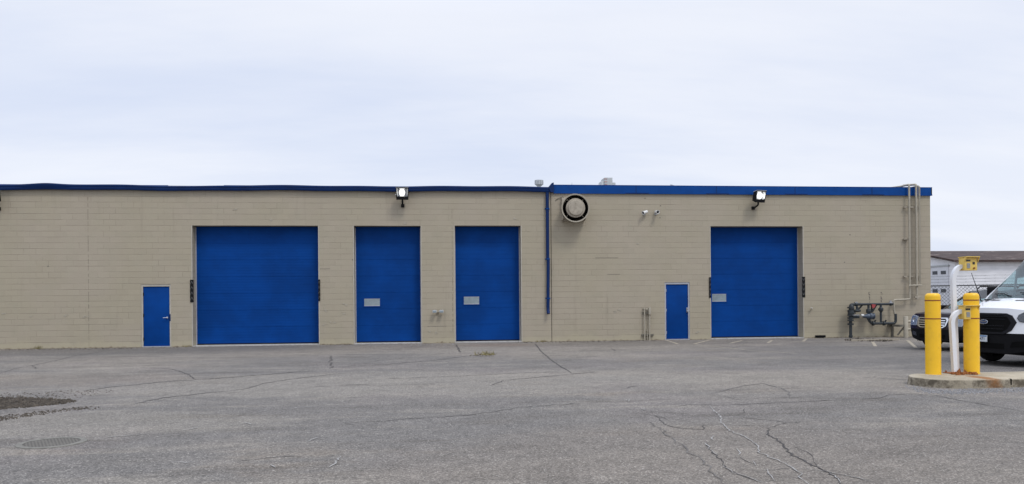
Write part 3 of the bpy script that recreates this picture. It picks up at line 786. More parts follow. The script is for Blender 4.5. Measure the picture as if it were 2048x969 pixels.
# small photocell on the first lamp's left
o = MB().cyl((W(790,390,-.30).x,-.30,W(790,390,-.30).z),(W(795,390,-.30).x,-.30,W(790,390,-.30).z),.022,10)
o = o.build('photocell', M['white_plastic']); tag(o, 'tiny white photocell beside the straight-facing floodlight', 'photocell')
flood('floodlight', 'floodlight on the far left of the wall, mostly out of frame', -17, 392, 0.0, .02)

# exhaust fan
fc = W(1151,416.5,-.55); cx, cz = fc.x, fc.z
fan = thing('exhaust_fan', 'big round tan wall exhaust fan with a black ring, beside the drainpipe', 'exhaust fan', (cx,0,cz))
fb = MB(); fb.box((cx-.43,-.13,cz-.43),(cx+.43,-.001,cz+.43),.01)
fb.build('base_curb', M['tan_dirty'], fan)
fb2 = MB(); fb2.lathe([(.36,.13),(.40,.20),(.40,.26)], (cx,0,cz), (0,-1,0), 48); fb2.build('throat', M['pit'], fan)
wb = MB(); wb.lathe([(.445,.16),(.475,.30),(.505,.46),(.515,.55),(.520,.555),(.512,.56),(.500,.557),(.478,.553),(.472,.545),(.470,.50),(.44,.32),(.425,.16)], (cx,0,cz), (0,-1,0), 64, closed=True)
wb.build('wind_band', M['tan'], fan)
db = MB(); db.lathe([(.42,.24),(.001,.24)], (cx,0,cz), (0,-1,0), 48); db.lathe([(.430,.25),(.436,.30),(.467,.54)], (cx,0,cz), (0,-1,0), 48); db.build('dark_ring', M['pit'], fan)
dm = MB(); dm.lathe([(.28,.24),(.335,.34),(.352,.54),(.352,.565),(.344,.58),(.322,.584),(.286,.584),(.280,.59),(.277,.645),(.268,.658),(.25,.662),(.14,.655),(.05,.650),(.001,.652)], (cx,0,cz), (0,-1,0), 64)
dm.build('motor_dome', M['tan_dirty'], fan)
br_ = MB()
for sx in (-1,1): br_.prism([(cx+sx*.40,-.131,cz-.42),(cx+sx*.40,-.36,cz-.36),(cx+sx*.40,-.131,cz-.22)], (sx*.03,0,0))
for w in (.8, 2.3, 3.9, 5.5): br_.cyl((cx+math.cos(w)*.36,-.42,cz+math.sin(w)*.36),(cx+math.cos(w)*.445,-.42,cz+math.sin(w)*.445),.012,8)
build_each(br_, 'bracket', M['tan_dirty'], fan)
cp = [W(1110.5,402,-.01),W(1114,398.5,-.02),W(1120,396,-.03),W(1126,394.5,-.05),W(1130,397,-.10),W(1131,401,-.16)]
MB().tube(cp, .011, 8).build('power_cord', M['iron'], fan)

# cameras
def camera(label, px, py, aim):
    p = W(px, py, -.12); root = thing('security_camera', label, 'camera', (p.x,0,p.z-.03), 'security cameras under the fascia')
    a = Vector(aim).normalized(); c = Vector((p.x,-.14,p.z))
    MB().cyl((p.x,-.001,p.z-.05),(p.x,-.03,p.z-.05),.055,20).build('mount', M['grey_plastic'], root)
    MB().tube([(p.x,-.03,p.z-.05),(p.x,-.10,p.z-.05),c-Vector((0,0,.02))],.022,10).build('bracket', M['grey_plastic'], root)
    bd = MB(); bd.lathe([(.001,-.10),(.05,-.10),(.058,-.09),(.058,.08),(.068,.085),(.068,.12),(.058,.12),(.05,.105)], c, a, 24); bd.build('body', M['white_plastic'], root)
    MB().lathe([(.052,.100),(.045,.105),(.001,.108)], c, a, 20).build('lens', M['screen'], root)
camera('white bullet camera pointing left along the wall', 1290, 425, (-.85,-.45,-.28))
camera('white bullet camera facing the yard, right of its twin', 1313, 424.5, (.12,-1,-.12))

# chevron guide boards on the jambs of the widest and the last roller door
def chevrons(label, px0, px1, py0, py1, up, turn):
    a = W(px0, py0, -.02); b = W(px1, py1, -.02); w = abs(b.x-a.x); h = abs(a.z-b.z); c = (a+b)/2
    root = thing('chevron_board', label, 'chevron board', (c.x,-.012,min(a.z,b.z)), 'chevron boards beside the roller doors', rotz=turn)
    mb = MB().box((-w/2,-.012,0),(w/2,0,h)); mb.build('board', M['black'], root, smooth=0, world=False)
    ch = MB(); s_ = 1 if up else -1
    for k in range(4):
        z = h*(.13+.235*k)+.02; q = .045*s_; t = .020
        m = w*.38
        for sx in (-1,1):
            ch.add([(sx*m,-.015,z-q),(sx*m,-.015,z-q+t*1.2),(0,-.015,z+q+t),(0,-.015,z+q)], [(0,1,2,3)])
    build_each(ch, 'chevron', M['chev'], root, smooth=0, world=False)
chevrons('black board of upward chevrons on the left jamb of the widest roller door', 380, 387.5, 560, 605, True, 0)
chevrons('edge-on black chevron board on the right jamb of the widest roller door', 636.5, 640.5, 559.5, 602.5, True, 0)
chevrons('edge-on black chevron board between the second entry door and the last roller door', 1418, 1422, 555, 596, False, 0)
chevrons('black board of downward chevrons on the right jamb of the last roller door', 1604, 1610.5, 554, 595, False, 0)

# twin sensor heads between the two narrow roller doors
p = W(876,623.5,-.1); root = thing('twin_lamp', 'pair of small grey lamp heads on the pier between the two narrow roller doors', 'lamp', (p.x,0,p.z))
MB().cyl((p.x,-.001,p.z-.01),(p.x,-.05,p.z-.01),.05,16).build('mount', M['tan'], root)
MB().tube(rounded([(p.x-.12,-.13,p.z),(p.x-.05,-.08,p.z-.03),(p.x+.04,-.08,p.z),(p.x+.12,-.13,p.z+.005)],.03),.016,8).build('arm', M['tan'], root)
for sx in (-1,1):
    hd = MB(); c = Vector((p.x+sx*.125,-.16,p.z+.005)); hd.box(c-Vector((.075,.07,.05)), c+Vector((.075,.07,.05)), .02); h = hd.build('lamp_head', M['grey_plastic'], root)
    MB().box(c+Vector((-.055,-.074,-.035)), c+Vector((.055,-.0705,.03))).build('lens', M['frost'], h, smooth=0)

# cut-off pipes between drainpipe and second entry door
p = W(1294,650); zt = W(1290,618).z
root = thing('pipe_stub', 'pair of short tan conduits strapped to the wall left of the second entry door', 'conduit', (p.x,0,0))
xa, xb, xm = W(1289,650,-.08).x, W(1299,650,-.08).x, W(1292.5,650).x
for x, r, zz in ((xa,.026,zt),(xb,.030,zt-.12)): MB().tube([(x,-.09,0),(x,-.09,zz)], r, 12).build('conduit', M['tan'], root)
MB().tube([(xm+.02,-.05,0),(xm+.02,-.05,zt-.75)], .018, 10).build('conduit', M['tan'], root)
fb = MB(); fb.box((xa-.045,-.12,zt-.02),(xa+.02,-.03,zt+.04),.01); fb.box((xb-.04,-.15,zt-.22),(xb+.05,-.04,zt+.05),.012); fb.box((xb-.12,-.06,zt-.06),(xb-.041,-.02,zt+.02),.008); build_each(fb, 'junction_box', M['tan'], root)
sb = MB(); 
for z, x0, x1 in ((W(0,636).z if False else 1.02,xa-.06,xb+.02),(W(1290,670.5).z,xa-.10,xb+.16)): sb.box((x0,-.06,z-.03),(x1,-.002,z+.03))
build_each(sb, 'strut_bar', M['iron'], root, smooth=0)

# spigot and vent right of the last roller door
p = W(1623,618,-.08); root = thing('hose_tap', 'small tan hose tap sticking out right of the last roller door', 'tap', (p.x,0,p.z))
t_ = MB(); t_.tube([(p.x+.06,-.001,p.z+.005),(p.x,-.10,p.z),(p.x-.02,-.14,p.z-.015)],[.02,.026,.022],10); t_.build('spout', M['tan'], root)
MB().lathe([(.001,0),(.035,0),(.035,.015),(.001,.018)], (p.x-.005,-.10,p.z+.03), (0,0,1), 12).build('handle', M['white_plastic'], root)
a = W(1630,671.5); b = W(1649,675.5)
root = thing('floor_vent', 'low black vent box at the wall foot right of the last roller door', 'vent', ((a.x+b.x)/2,0,0))
MB().box((a.x,-.10,.02),(b.x,-.001,a.z+.01),.012).build('box', M['black'], root)
lv = MB()
for k in range(3): lv.box((a.x+.02,-.115,.035+k*.028),(b.x-.02,-.102,.047+k*.028))
build_each(lv, 'louvre', M['rubber'], root, smooth=0)

# ------------------------------------------------------------------ riser pipes on the right corner
ya = -.17
p = W(1818,500,ya)
root = thing('riser_pipe', 'group of tall tan pipes clamped up the right corner and over the roof edge', 'pipes', (p.x,0,0))
def wp(px, py, y=ya): return W(px, py, y)
zt = 5.86
xA0, xA1 = wp(1818.5,420).x, wp(1819.5,580).x
def pipe(pts, r, m='tan', q=.06, par=root): return MB().tube(rounded(pts, q), r, 12).build('pipe', M[m], par)
a1 = [(xA0-.25,.9,zt+.02),(xA0,.35,zt+.02),(xA0,ya,zt+.02),(xA0,ya,3),(xA1,ya,wp(1819,599).z),(wp(1787,600.5).x,ya,wp(1787,600.5).z),(wp(1788,620).x,ya,wp(1788,620).z),(wp(1789.5,629).x,ya,wp(1789.5,629).z)]
pipe(a1, .036)
xB = wp(1832.5,420).x; pipe([(xA0+.05,.30,zt+.05),(xB,.10,zt+.05),(xB,ya,zt+.02),(xB,ya,wp(1832,590).z)], .040)
xC = wp(1838,420).x; pipe([(xC,.5,zt-.02),(xC,ya,zt-.02),(xC,ya,wp(1838,567).z)], .020)
xD = wp(1841,420).x; pipe([(xD,.45,zt-.04),(xD,ya+.03,zt-.04),(xD,ya+.03,wp(1840,569).z)], .014)
zb = wp(1829,571.3).z; pipe([(wp(1817,571).x,ya-.06,zb-.05),(wp(1817,571).x,ya-.06,zb),(wp(1842,571).x,ya-.06,zb)], .028, q=.03)
vv = MB(); zv = wp(1832,594).z; vv.cyl((xB,ya,zv-.10),(xB,ya,zv+.06),.055,12); vv.box((xB-.10,ya-.04,zv-.05),(xB+.16,ya+.03,zv+.02),.01); vv.build('valve', M['tan_dirty'], root)
for pz in (414.5, 553.5):
    z = wp(1825,pz).z; c_ = MB(); c_.box((wp(1810,pz).x,ya+.045,z-.022),(wp(1843,pz).x,ya+.07,z+.022)); 
    for x in (wp(1812,pz).x, xB-.1, xD+.04): c_.box((x-.02,ya+.071,z-.03),(x+.02,-.001,z+.03))
    c_.build('clamp', M['tan_dirty'], root, smooth=0)
z = wp(1815,478.5).z; MB().box((wp(1810,478).x,ya+.05,z-.02),(xA0+.02,-.001,z+.02)).build('clamp', M['tan_dirty'], root, smooth=0)

# ------------------------------------------------------------------ gas meter set
yg = -.32
def gp(cx_, cy_, y=yg): return W(1660+cx_/6.924, 560+cy_/6.924, y)
gb = gp(287,800); gm = thing('gas_meter', 'dark grey gas meter set of flanged pipes and valves at the foot of the wall', 'gas meter', (gb.x,yg,0))
def gt(name, pts, r, m='meter', q=.06, par=None): return MB().tube(rounded(pts, q), r, 12).build(name, M[m], par or gm)
zh = gp(600,338).z; xr = gb.x; xh1 = gp(872,335).x
gt('riser', [(xr,yg,0),(xr,yg,zh-.02),(xr+.12,yg,zh),(gp(420,0).x,yg,zh)], .055)
gt('header', [(gp(330,0).x,yg,zh),(xh1,yg,zh)], .046)
fl = MB()
for cy_ in (385,430,490,530,560,615): z = gp(290,cy_).z; fl.lathe([(.045,-.028),(.115,-.03),(.115,.03),(.045,.028)], (xr,yg,z), n=14)
for cx_ in (345,835): fl.lathe([(.04,-.02),(.075,-.02),(.075,.02),(.04,.02)], (gp(cx_,0).x,yg,zh), (1,0,0), 14)
build_each(fl, 'flange', M['meter'], gm)
vb = MB(); z = gp(290,460).z; vb.lathe([(.05,-.22),(.085,-.15),(.12,-.03),(.12,.05),(.085,.14),(.05,.2)], (xr+.02,yg,z), n=16); vb.lathe([(.05,-.13),(.10,-.05),(.10,.05),(.05,.13)], (xr+.03,yg-.02,gp(300,395).z), n=16); vb.cyl((xr+.05,yg-.06,gp(300,515).z),(xr+.30,yg-.06,gp(300,515).z),.055); vb.cyl((xr,yg,z),(xr+.16,yg-.10,z+.01),.03); vb.build('valve', M['meter'], gm)
z = gp(300,490).z; MB().box((xr+.02,yg-.14,z-.012),(gp(380,490).x,yg-.11,z+.018)).build('valve_lever', M['steel'], gm, smooth=0)
rg = MB(); c = gp(372,430); rg.lathe([(.001,-.05),(.11,-.04),(.14,-.012),(.14,.012),(.11,.04),(.05,.06),(.045,.16),(.001,.165)], (c.x,yg-.02,c.z), (0,0,1), 20); rg.build('regulator', M['meter'], gm)
gt('drop', [(c.x,yg,zh),(c.x,yg,c.z+.1)], .035)
cap = gp(365,310); lo = MB().lathe([(.03,0),(.05,.01),(.05,.05),(.02,.06),(.001,.06)], (cap.x,yg,zh+.04), (0,0,1), 12); lo.build('vent_cap', M['steel'], gm)
x1 = gp(530,0).x; x2 = gp(700,0).x; zl = gp(650,605).z; zm = gp(505,505).z
gt('drop', [(x1,yg,zh),(x1,yg,zm)], .042); gt('drop', [(x2,yg,zh),(x2,yg,zl)], .042)
fl2 = MB()
for x, cy_ in ((x1,420),(x1,455),(x2,410),(x2,425)): z = gp(0,cy_).z; fl2.lathe([(.04,-.018),(.095,-.018),(.095,.018),(.04,.018)], (x,yg,z), n=14)
for cx_ in (590,740): fl2.lathe([(.04,-.04),(.085,-.03),(.085,.03),(.04,.04)], (gp(cx_,0).x,yg,zl), (1,0,0), 14)
build_each(fl2, 'flange', M['meter'], gm)
bv = MB()
for x, cy_, r_ in ((x1,440,.10),(x2,420,.085),(x1,530,.085)): bv.lathe([(.04,-.10),(r_*.8,-.06),(r_,0),(r_*.8,.06),(.04,.10)], (x,yg-.01,gp(0,cy_).z), n=16)
for cx_ in (600,745): bv.cyl((gp(cx_,0).x,yg,zl),(gp(cx_,0).x+.05,yg-.05,zl+.13),.03,10)
build_each(bv, 'valve', M['meter'], gm)
mt = MB(); xa = gp(440,0).x; xb = gp(608,0).x
mt.lathe([(.001,0),(.05,0),(.06,.10),(.085,.14),(.10,.18),(.10,.26),(.13,.27),(.13,.33),(.10,.34),(.10,.40),(.12,.41),(.12,.44),(.001,.44)], (xa,yg-.05,zm), (1,0,0), 18)
mt.build('meter_body', M['meter_blue'], gm)
MB().lathe([(.001,0),(.045,.0),(.045,.10),(.001,.10)], (gp(415,0).x,yg-.05,gp(0,497).z), (1,0,0), 14).build('index_cap', M['white_plastic'], gm)
gt('elbow', [(gp(525,0).x,yg-.03,zm-.06),(gp(530,0).x,yg-.02,gp(0,570).z),(gp(570,0).x,yg,zl),(gp(905,0).x,yg,zl),(gp(905,0).x,yg,gp(0,482).z)], .050, q=.12)
for (ax,ay),(bx,by) in (((640,352),(585,445)),((575,352),(583,455)),((445,352),(395,410))):
    MB().tube([gp(ax,ay,yg+.06), gp(bx,by,yg+.06)], .034, 8).build('brace', M['meter'], gm)
c = gp(592,365); tg_ = MB(); tg_.prism([(c.x-.075,yg-.075,c.z+.075),(c.x+.085,yg-.075,c.z+.06),(c.x+.05,yg-.075,c.z-.03),(c.x-.01,yg-.075,c.z-.085),(c.x-.07,yg-.075,c.z-.04)], (0,.03,0)); tg_.build('tag', M['red'], gm, smooth=0)
cc = gp(838,305); cap = MB(); cap.lathe([(.08,0),(.08,.03),(.04,.04),(.04,.10),(.001,.105)], (cc.x,yg,zh+.03), (0,0,1), 14); cap.build('vent_cap', M['steel'], gm)
sp_ = MB(); sp_.lathe([(.05,0),(.075,.0),(.075,.08),(.05,.09)], (xr,yg,.02), n=14); sp_.build('base_collar', M['meter'], gm)
MB().lathe([(.05,0),(.053,0),(.053,.10),(.05,.10)], (xr,yg,.18), n=14).build('white_band', M['white_plastic'], gm)
# angled lengths of plank and rubble at the foot
pl = MB(); a = G(1703,683); 
pl.prism([(a.x,a.y,.004),(a.x+1.9,a.y+.16,.004),(a.x+1.9,a.y+.24,.004),(a.x+.1,a.y+.2,.004)], (0,0,.05)); tag(pl.build('wood_plank', M['tan_dirty'], smooth=0), 'weathered plank lying at the foot of the gas meter', 'plank')

# guard rail behind the dark car
gx = W(1811.5,650,-.75); gd = thing('guard_rail', 'tan pipe guard post with side arms in front of the gas pipework', 'guard rail', (gx.x,-.75,0))
zt = W(1811,634,-.75).z; MB().tube([(gx.x,-.75,0),(gx.x,-.75,zt),(gx.x,-.75,zt+.02)], [.085,.085,.07], 16).build('post', M['tan'], gd)
for py in (643.5,659): z = W(1811,py,-.75).z; MB().tube([(gx.x,-.75,z),(gx.x+1.1,-.75,z)], .05, 12).build('rail', M['tan'], gd)
z = W(1800,651,-.75).z; bk = MB(); bk.box((gx.x-.28,-.80,z-.06),(gx.x-.09,-.02,z+.02)); bk.box((gx.x-.28,-.30,.0),(gx.x-.20,-.22,z)); bk.tube([(gx.x-.24,-.6,.1),(gx.x-.05,-.75,z-.05)],.03,8); bk.build('bracket', M['iron'], gd, smooth=0)

# faded stencil marks on the wall above the meter
stn = MB()
def marks(px, spec):
    for (y0, y1, w, s_) in spec:
        a = W(px, y0, -.004); b = W(px, y1, -.004)
        stn.add([(a.x-w/2+s_,-.004,a.z),(a.x+w/2+s_,-.004,a.z),(a.x+w/2+s_,-.004,b.z),(a.x-w/2+s_,-.004,b.z)], [(0,1,2,3)])
marks(1739, [(584.5,585.3,.075,.0),(585.3,588,.02,-.03),(588,590,.055,-.005),(590,591.5,.03,.01),(592.5,594,.03,-.01),(594.5,596,.04,.005),(596,600,.03,.01),(603.5,605.5,.03,.01)])
marks(1762.5, [(584.5,586.8,.05,0),(588.2,588.9,.11,.03),(593,595,.03,-.01),(595,598.5,.05,.0),(598.5,599.3,.08,.02),(601,604.5,.05,0)])
M['stencil'] = mat('faded_stencil', (.16,.14,.115), .8, var=.4, scale=20)
stn.build('stencil_marking', M['stencil'], BLD, smooth=0)

# ------------------------------------------------------------------ roof top
def rp(px, py, y): return W(px, py, y)
p = rp(1078,361,2.0); root = thing('roof_vent', 'small ribbed metal vent cap on the flat roof left of the fascia step', 'roof vent', (p.x,2.0,ZL-.08))
zt = p.z
MB().cyl((p.x,2,ZL-.08),(p.x,2,zt-.02),.075,14).build('stack', M['alu'], root)
vc = MB(); vc.lathe([(.07,-.25),(.13,-.20),(.16,-.17),(.16,0),(.001,.01)], (p.x,2,zt), n=16)
vc.build('cap', M['alu'], root)
vs_ = MB()
for k in range(10):
    w = 2*PI*k/10; q = Vector((p.x+math.cos(w)*.163, 2+math.sin(w)*.163, zt)); vs_.box(q+Vector((-.012,-.012,-.17)), q+Vector((.012,.012,-.005)))
build_each(vs_, 'slat', M['steel'], root, smooth=0)
y = 6.0; a = rp(1205.5,358,y); b = rp(1221.5,372,y); c = rp(1228,367.5,y); d = rp(1200,364.5,y)
root = thing('roof_air_unit', 'grey box shaped air handler standing on the flat roof behind the blue fascia', 'air unit', ((a.x+b.x)/2,y,ZL-.04))
zb = ZL-.04
MB().box((a.x,y-.35,zb),(b.x,y+.35,a.z),.01).build('cabinet', M['ac'], root)
MB().box((b.x+.002,y-.3,zb),(c.x,y+.3,c.z),.01).build('side_box', M['ac'], root)
MB().box((d.x,y-.3,zb),(a.x-.002,y+.3,d.z),.01).build('side_box', M['alu'], root)
lb = rp(1210.5,362,y-.36); mk = MB()
M['faded_red'] = mat('faded_red_mark', (.40,.25,.24), .6)
for k in range(3): mk.box((lb.x-.06+.02*k,y-.356,lb.z+.06-.12*k),(lb.x+.09,y-.3525,lb.z+.10-.12*k))
mk.build('warning_label', M['faded_red'], root, smooth=0)
y = 1.2; a = rp(1138.5,371.5,y); b = rp(1144,366,y)
br2 = MB(); br2.tube([(a.x,y,ZL-.1),(b.x,y,b.z),(b.x+.01,y,ZL-.1)], .014, 8, True); tag(br2.build('roof_bracket', M['steel']), 'thin bent rod bracket poking above the fascia over the exhaust fan', 'bracket')
y = 3.0; a = rp(1341,369.5,y); b = rp(1353,373,y)
fl3 = MB(); fl3.box((a.x,y,ZL-.1),(a.x+.05,y+.05,a.z)); fl3.prism([(a.x+.05,y,a.z),(b.x,y,b.z),(b.x,y,b.z-.04),(a.x+.05,y,a.z-.04)], (0,.3,0)); tag(fl3.build('roof_flashing', M['steel'], smooth=0), 'lifted strip of pale flashing on the flat roof right of the grey air handler', 'flashing')
# ------------------------------------------------------------------ kerbed island with posts and card readers
y0, y1, xl, xr = -15.74, -14.56, 8.66, 16.0
rad = (y1-y0)/2; ymid = (y0+y1)/2
out = [(xl+rad+math.cos(w)*rad, ymid+math.sin(w)*rad) for w in [PI/2+PI*k/22 for k in range(23)]]
out += [(x, y0) for x in (10.24,)] + [(x, y0) for x in (12,14)]
out += [(xr-rad+math.cos(w)*rad, ymid+math.sin(w)*rad) for w in [-PI/2+PI*k/22 for k in range(23)]]
out += [(12,y1)]
cx_ = sum(p[0] for p in out)/len(out)
def inset(p, d):
    c = Vector((min(max(p[0], xl+rad), xr-rad), ymid)); v = Vector(p)-c; return c+v.normalized()*(v.length-d)
levels = [(0,-.012),(.06,.0),(.125,.002),(.142,.010),(.150,.026)]
vs = []; n = len(out)
for z, d in levels:
    for i, p in enumerate(out):
        q = inset(p, d+random.uniform(-.004,.004)); vs.append((q.x, q.y, z+(random.uniform(-.004,.003) if .1 < z else 0)))
fs = []
for l in range(len(levels)-1):
    for i in range(n): fs.append((l*n+i, l*n+(i+1)%n, (l+1)*n+(i+1)%n, (l+1)*n+i))
fs.append(tuple((len(levels)-1)*n+i for i in range(n)))
isl = MB().add(vs, fs).build('kerb_island', M['kerb'], smooth=35)
tag(isl, 'stained concrete kerb island with a rounded end, carrying the yellow bollards', 'kerb island')
jt = MB(); xs = G(2029.5,765,.1).x; jt.box((xs-.010,y0-.004,.01),(xs+.010,y0+.05,.152)); jt.build('expansion_joint', M['pit'], isl, smooth=0)
IZ = .148
def bollard(px, py, label):
    b = G(px, py, IZ); r = .133; h = 1.515
    root = thing('bollard', label, 'bollard', (b.x,b.y,IZ), 'yellow bollards on the kerb island')
    z = IZ
    sl = MB(); sl.lathe([(r+.004,0),(r,.02),(r,h-.075),(r-.004,h-.045),(r-.018,h-.018),(r-.045,h-.002),(.001,h)], (b.x,b.y,z), n=40); sl.build('sleeve', M['yellow'], root)
    for zz in (h-.135, h-.475):
        MB().lathe([(r-.001,-.010),(r+.003,-.009),(r+.003,.009),(r-.001,.010)], (b.x,b.y,z+zz), n=40).build('tape_band', M['stripe'], root)
    return root
bollard(1866.5, 749, 'yellow bollard at the rounded end of the kerb island')
bollard(1943.5, 748, 'yellow bollard behind the lower card reader')

pb = G(1911, 747.5, IZ); py_ = pb.y
root = thing('card_reader_post', 'white twin gooseneck post on a rusted base plate, between the bollards', 'post', (pb.x,pb.y,IZ))
def wq(px, py, y): return W(px, py, y)
S = 1/.7071; PW = .038
yt = py_+.03; yl_ = py_-.10
p0 = wq(1913,747,yt); p0.z = IZ+.01; p1 = wq(1906,563,yt)
pe = wq(1923,533.5,yt); cx0 = p1
path = [p0, p0.lerp(p1,.5), p1] + [Vector((p1.x+(pe.x-p1.x)*(1-math.cos(w)), yt, p1.z+(pe.z-p1.z)*math.sin(w))) for w in [PI/2*k/10 for k in range(1,11)]]
path[-1].x += .03
MB().tube(path, PW*S, 4, True, PI/4).build('tall_neck', M['white'], root, smooth=30)
q0 = wq(1909.5,750,yl_); q0.z = IZ+.01; q1 = wq(1903.5,647,yl_); qe = wq(1923,623,yl_)
path = [q0, q0.lerp(q1,.5), q1] + [Vector((q1.x+(qe.x-q1.x)*(1-math.cos(w)), yl_, q1.z+(qe.z-q1.z)*math.sin(w))) for w in [PI/2*k/10 for k in range(1,11)]]
path[-1].x += .03
MB().tube(path, PW*S, 4, True, PI/4).build('short_neck', M['white'], root, smooth=30)
bp = MB()
bp.box((pb.x-.16,py_-.22,IZ+.001),(pb.x+.20,py_+.14,IZ+.018),.004)
bp.prism([(pb.x-.02,py_-.16,IZ+.018),(pb.x-.12,py_-.16,IZ+.018),(pb.x-.02,py_-.16,IZ+.115)], (0,.012,0))
bp.prism([(pb.x+.06,py_-.17,IZ+.018),(pb.x+.15,py_-.17,IZ+.018),(pb.x+.06,py_-.17,IZ+.09)], (0,.012,0))
for sx in (-.12,.16):
    for sy in (-.18,.10): bp.cyl((pb.x+sx,py_+sy,IZ+.018),(pb.x+sx,py_+sy,IZ+.05),.016,6)
for k in range(26):
    x = pb.x+random.uniform(-.20,.24); y = py_-.16+random.uniform(-.16,.05); r = random.uniform(.012,.04)
    bp.box((x-r,y-r*.6,IZ+.002),(x+r,y+r*.6,IZ+random.uniform(.012,.05)))
bp.build('base_plate', M['rust'], root, smooth=0)
def reader(px0, px1, pyt, pyb, y, label):
    a = W(px0, pyt, y); b = W(px1, pyb, y); x0, x1 = a.x, b.x; z1, z0 = a.z, b.z; d = .17; w = x1-x0; h = z1-z0
    root = thing('card_reader', label, 'card reader', ((x0+x1)/2, y+d/2, z0), 'yellow card readers on the white post')
    MB().box((x0,y,z0),(x1,y+d,z1),.006).build('housing', M['yellow_box'], root)
    hd = MB(); hd.prism([(x0-.012,y+d+.004,z1+.001),(x0-.012,y-.055,z1+.006),(x0-.012,y-.055,z1+.020),(x0-.012,y+d+.004,z1+.016)], (w+.03,0,0))
    hd.prism([(x1+.006,y-.001,z1),(x1+.006,y-.055,z1+.006),(x1+.006,y-.001,z1-.10)], (.010,0,0)); hd.prism([(x0-.012,y-.001,z1),(x0-.012,y-.055,z1+.006),(x0-.012,y-.001,z1-.10)], (.010,0,0))
    hd.build('hood', M['yellow_box'], root, smooth=0)
    MB().box((x0+w*.10,y-.004,z0+h*.70),(x0+w*.44,y-.001,z0+h*.83)).build('display', M['screen'], root, smooth=0)
    kp = MB(); kx0, kx1, kz0, kz1 = x0+w*.16, x0+w*.42, z0+h*.17, z0+h*.56
    kb = MB().box((kx0,y-.004,kz0),(kx1,y-.001,kz1)).build('keypad', M['keypad'], root, smooth=0)
    for i in range(3):
        for j in range(4):
            x = kx0+(kx1-kx0)*(i+.5)/3; z = kz0+(kz1-kz0)*(j+.5)/4; kp.box((x-.007,y-.008,z-.008),(x+.007,y-.0041,z+.008))
    build_each(kp, 'key', M['steel'], kb, smooth=0)
    MB().box((x0+w*.62,y-.005,z0+h*.47),(x0+w*.80,y-.001,z0+h*.65)).build('sensor', M['screen'], root, smooth=0)
    lk = MB(); lk.cyl((x0+w*.73,y-.001,z0+h*.17),(x0+w*.73,y-.02,z0+h*.17),.017,12); lk.build('lock', M['rust'], root)
reader(1929.5, 1954.5, 515.5, 541.2, yt-.10, 'higher yellow card reader at the top of the white gooseneck post')
reader(1928.5, 1955, 613, 638.8, yl_-.10, 'lower yellow card reader in front of the bollard')

# ------------------------------------------------------------------ vehicles (local frame: x forward, y left, z up, origin under the front axle)
def smooth01(t): t = min(max(t, 0), 1); return t*t*(3-2*t)
class Body:
    def __init__(s, stations, bulge, x0, x1, rake=0.0, nu=6, nv=4):
        s.S = stations; s.bulge = bulge; s.x0 = x0; s.x1 = x1; s.rake = rake; s.nu = nu; s.nv = nv; s.W = max(y for _, r in stations for y, z in r)
        s.fore = []                       # resampled rows: (x, station float, ring pts)
        for i in range(len(stations)-1):
            xa, ra = stations[i]; xb, rb = stations[i+1]
            for k in range(nu):
                t = k/nu
                s.fore.append((i+t, xa+(xb-xa)*t, [(a[0]+(b[0]-a[0])*t, a[1]+(b[1]-a[1])*t) for a, b in zip(ra, rb)]))
        s.fore.append((len(stations)-1.0, stations[-1][0], list(stations[-1][1])))
    def warp(s, x, y, z):
        g = smooth01((x-s.x0)/(s.x1-s.x0))
        return Vector((x-(s.bulge*(abs(y)/s.W)**2.4+s.rake*max(0, z-.72))*g, y, z))
    def front(s, y, z, off=0.0): v = s.warp(s.x1, y, z); v.x += off; return v
    def ring(s, pts):
        out = []
        for j in range(len(pts)-1):
            for k in range(s.nv):
                t = k/s.nv; a, b = pts[j], pts[j+1]; out.append((j+t, a[0]+(b[0]-a[0])*t, a[1]+(b[1]-a[1])*t))
        out.append((len(pts)-1.0, *pts[-1])); return out
    def split(s, classify):
        groups = {}
        rows = [(u, x, s.ring(r)) for u, x, r in s.fore]
        def emit(key, quad):
            mb = groups.setdefault(key, MB()); mb.add(quad, [tuple(range(len(quad)))])
        for (ua, xa, ra), (ub, xb, rb) in zip(rows, rows[1:]):
            for (va, ya, za), (vb, yb, zb), (_, yc, zc), (_, yd, zd) in zip(ra, ra[1:], rb, rb[1:]):
                um, vm = (ua+ub)/2, (va+vb)/2
                for sg in (1, -1):
                    q = [s.warp(xa, sg*ya, za), s.warp(xa, sg*yb, zb), s.warp(xb, sg*yd, zd), s.warp(xb, sg*yc, zc)]
                    c = sum(q, Vector())/4; key = classify(um, vm, c, 'skin')
                    if key: emit(key, q)
        for row, tagn in ((rows[0], 'nose'), (rows[-1], 'tail')):
            u, x, r = row; N = 12
            for (va, ya, za), (vb, yb, zb) in zip(r, r[1:]):
                for k in range(N):
                    ta, tb = -1+2*k/N, -1+2*(k+1)/N
                    q = [s.warp(x, ya*ta, za), s.warp(x, ya*tb, za), s.warp(x, yb*tb, zb), s.warp(x, yb*ta, zb)]
                    c = sum(q, Vector())/4; key = classify(u, (va+vb)/2, c, tagn)
                    if key: emit(key, q)
        return groups
def merge(o, d=.0005):
    import bmesh
    bm = bmesh.new(); bm.from_mesh(o.data); bmesh.ops.remove_doubles(bm, verts=bm.verts, dist=d)
    bmesh.ops.recalc_face_normals(bm, faces=bm.faces); bm.to_mesh(o.data); bm.free()
    o.data.polygons.foreach_set('use_smooth', [True]*len(o.data.polygons)); o.data.set_sharp_from_angle(angle=math.radians(32))
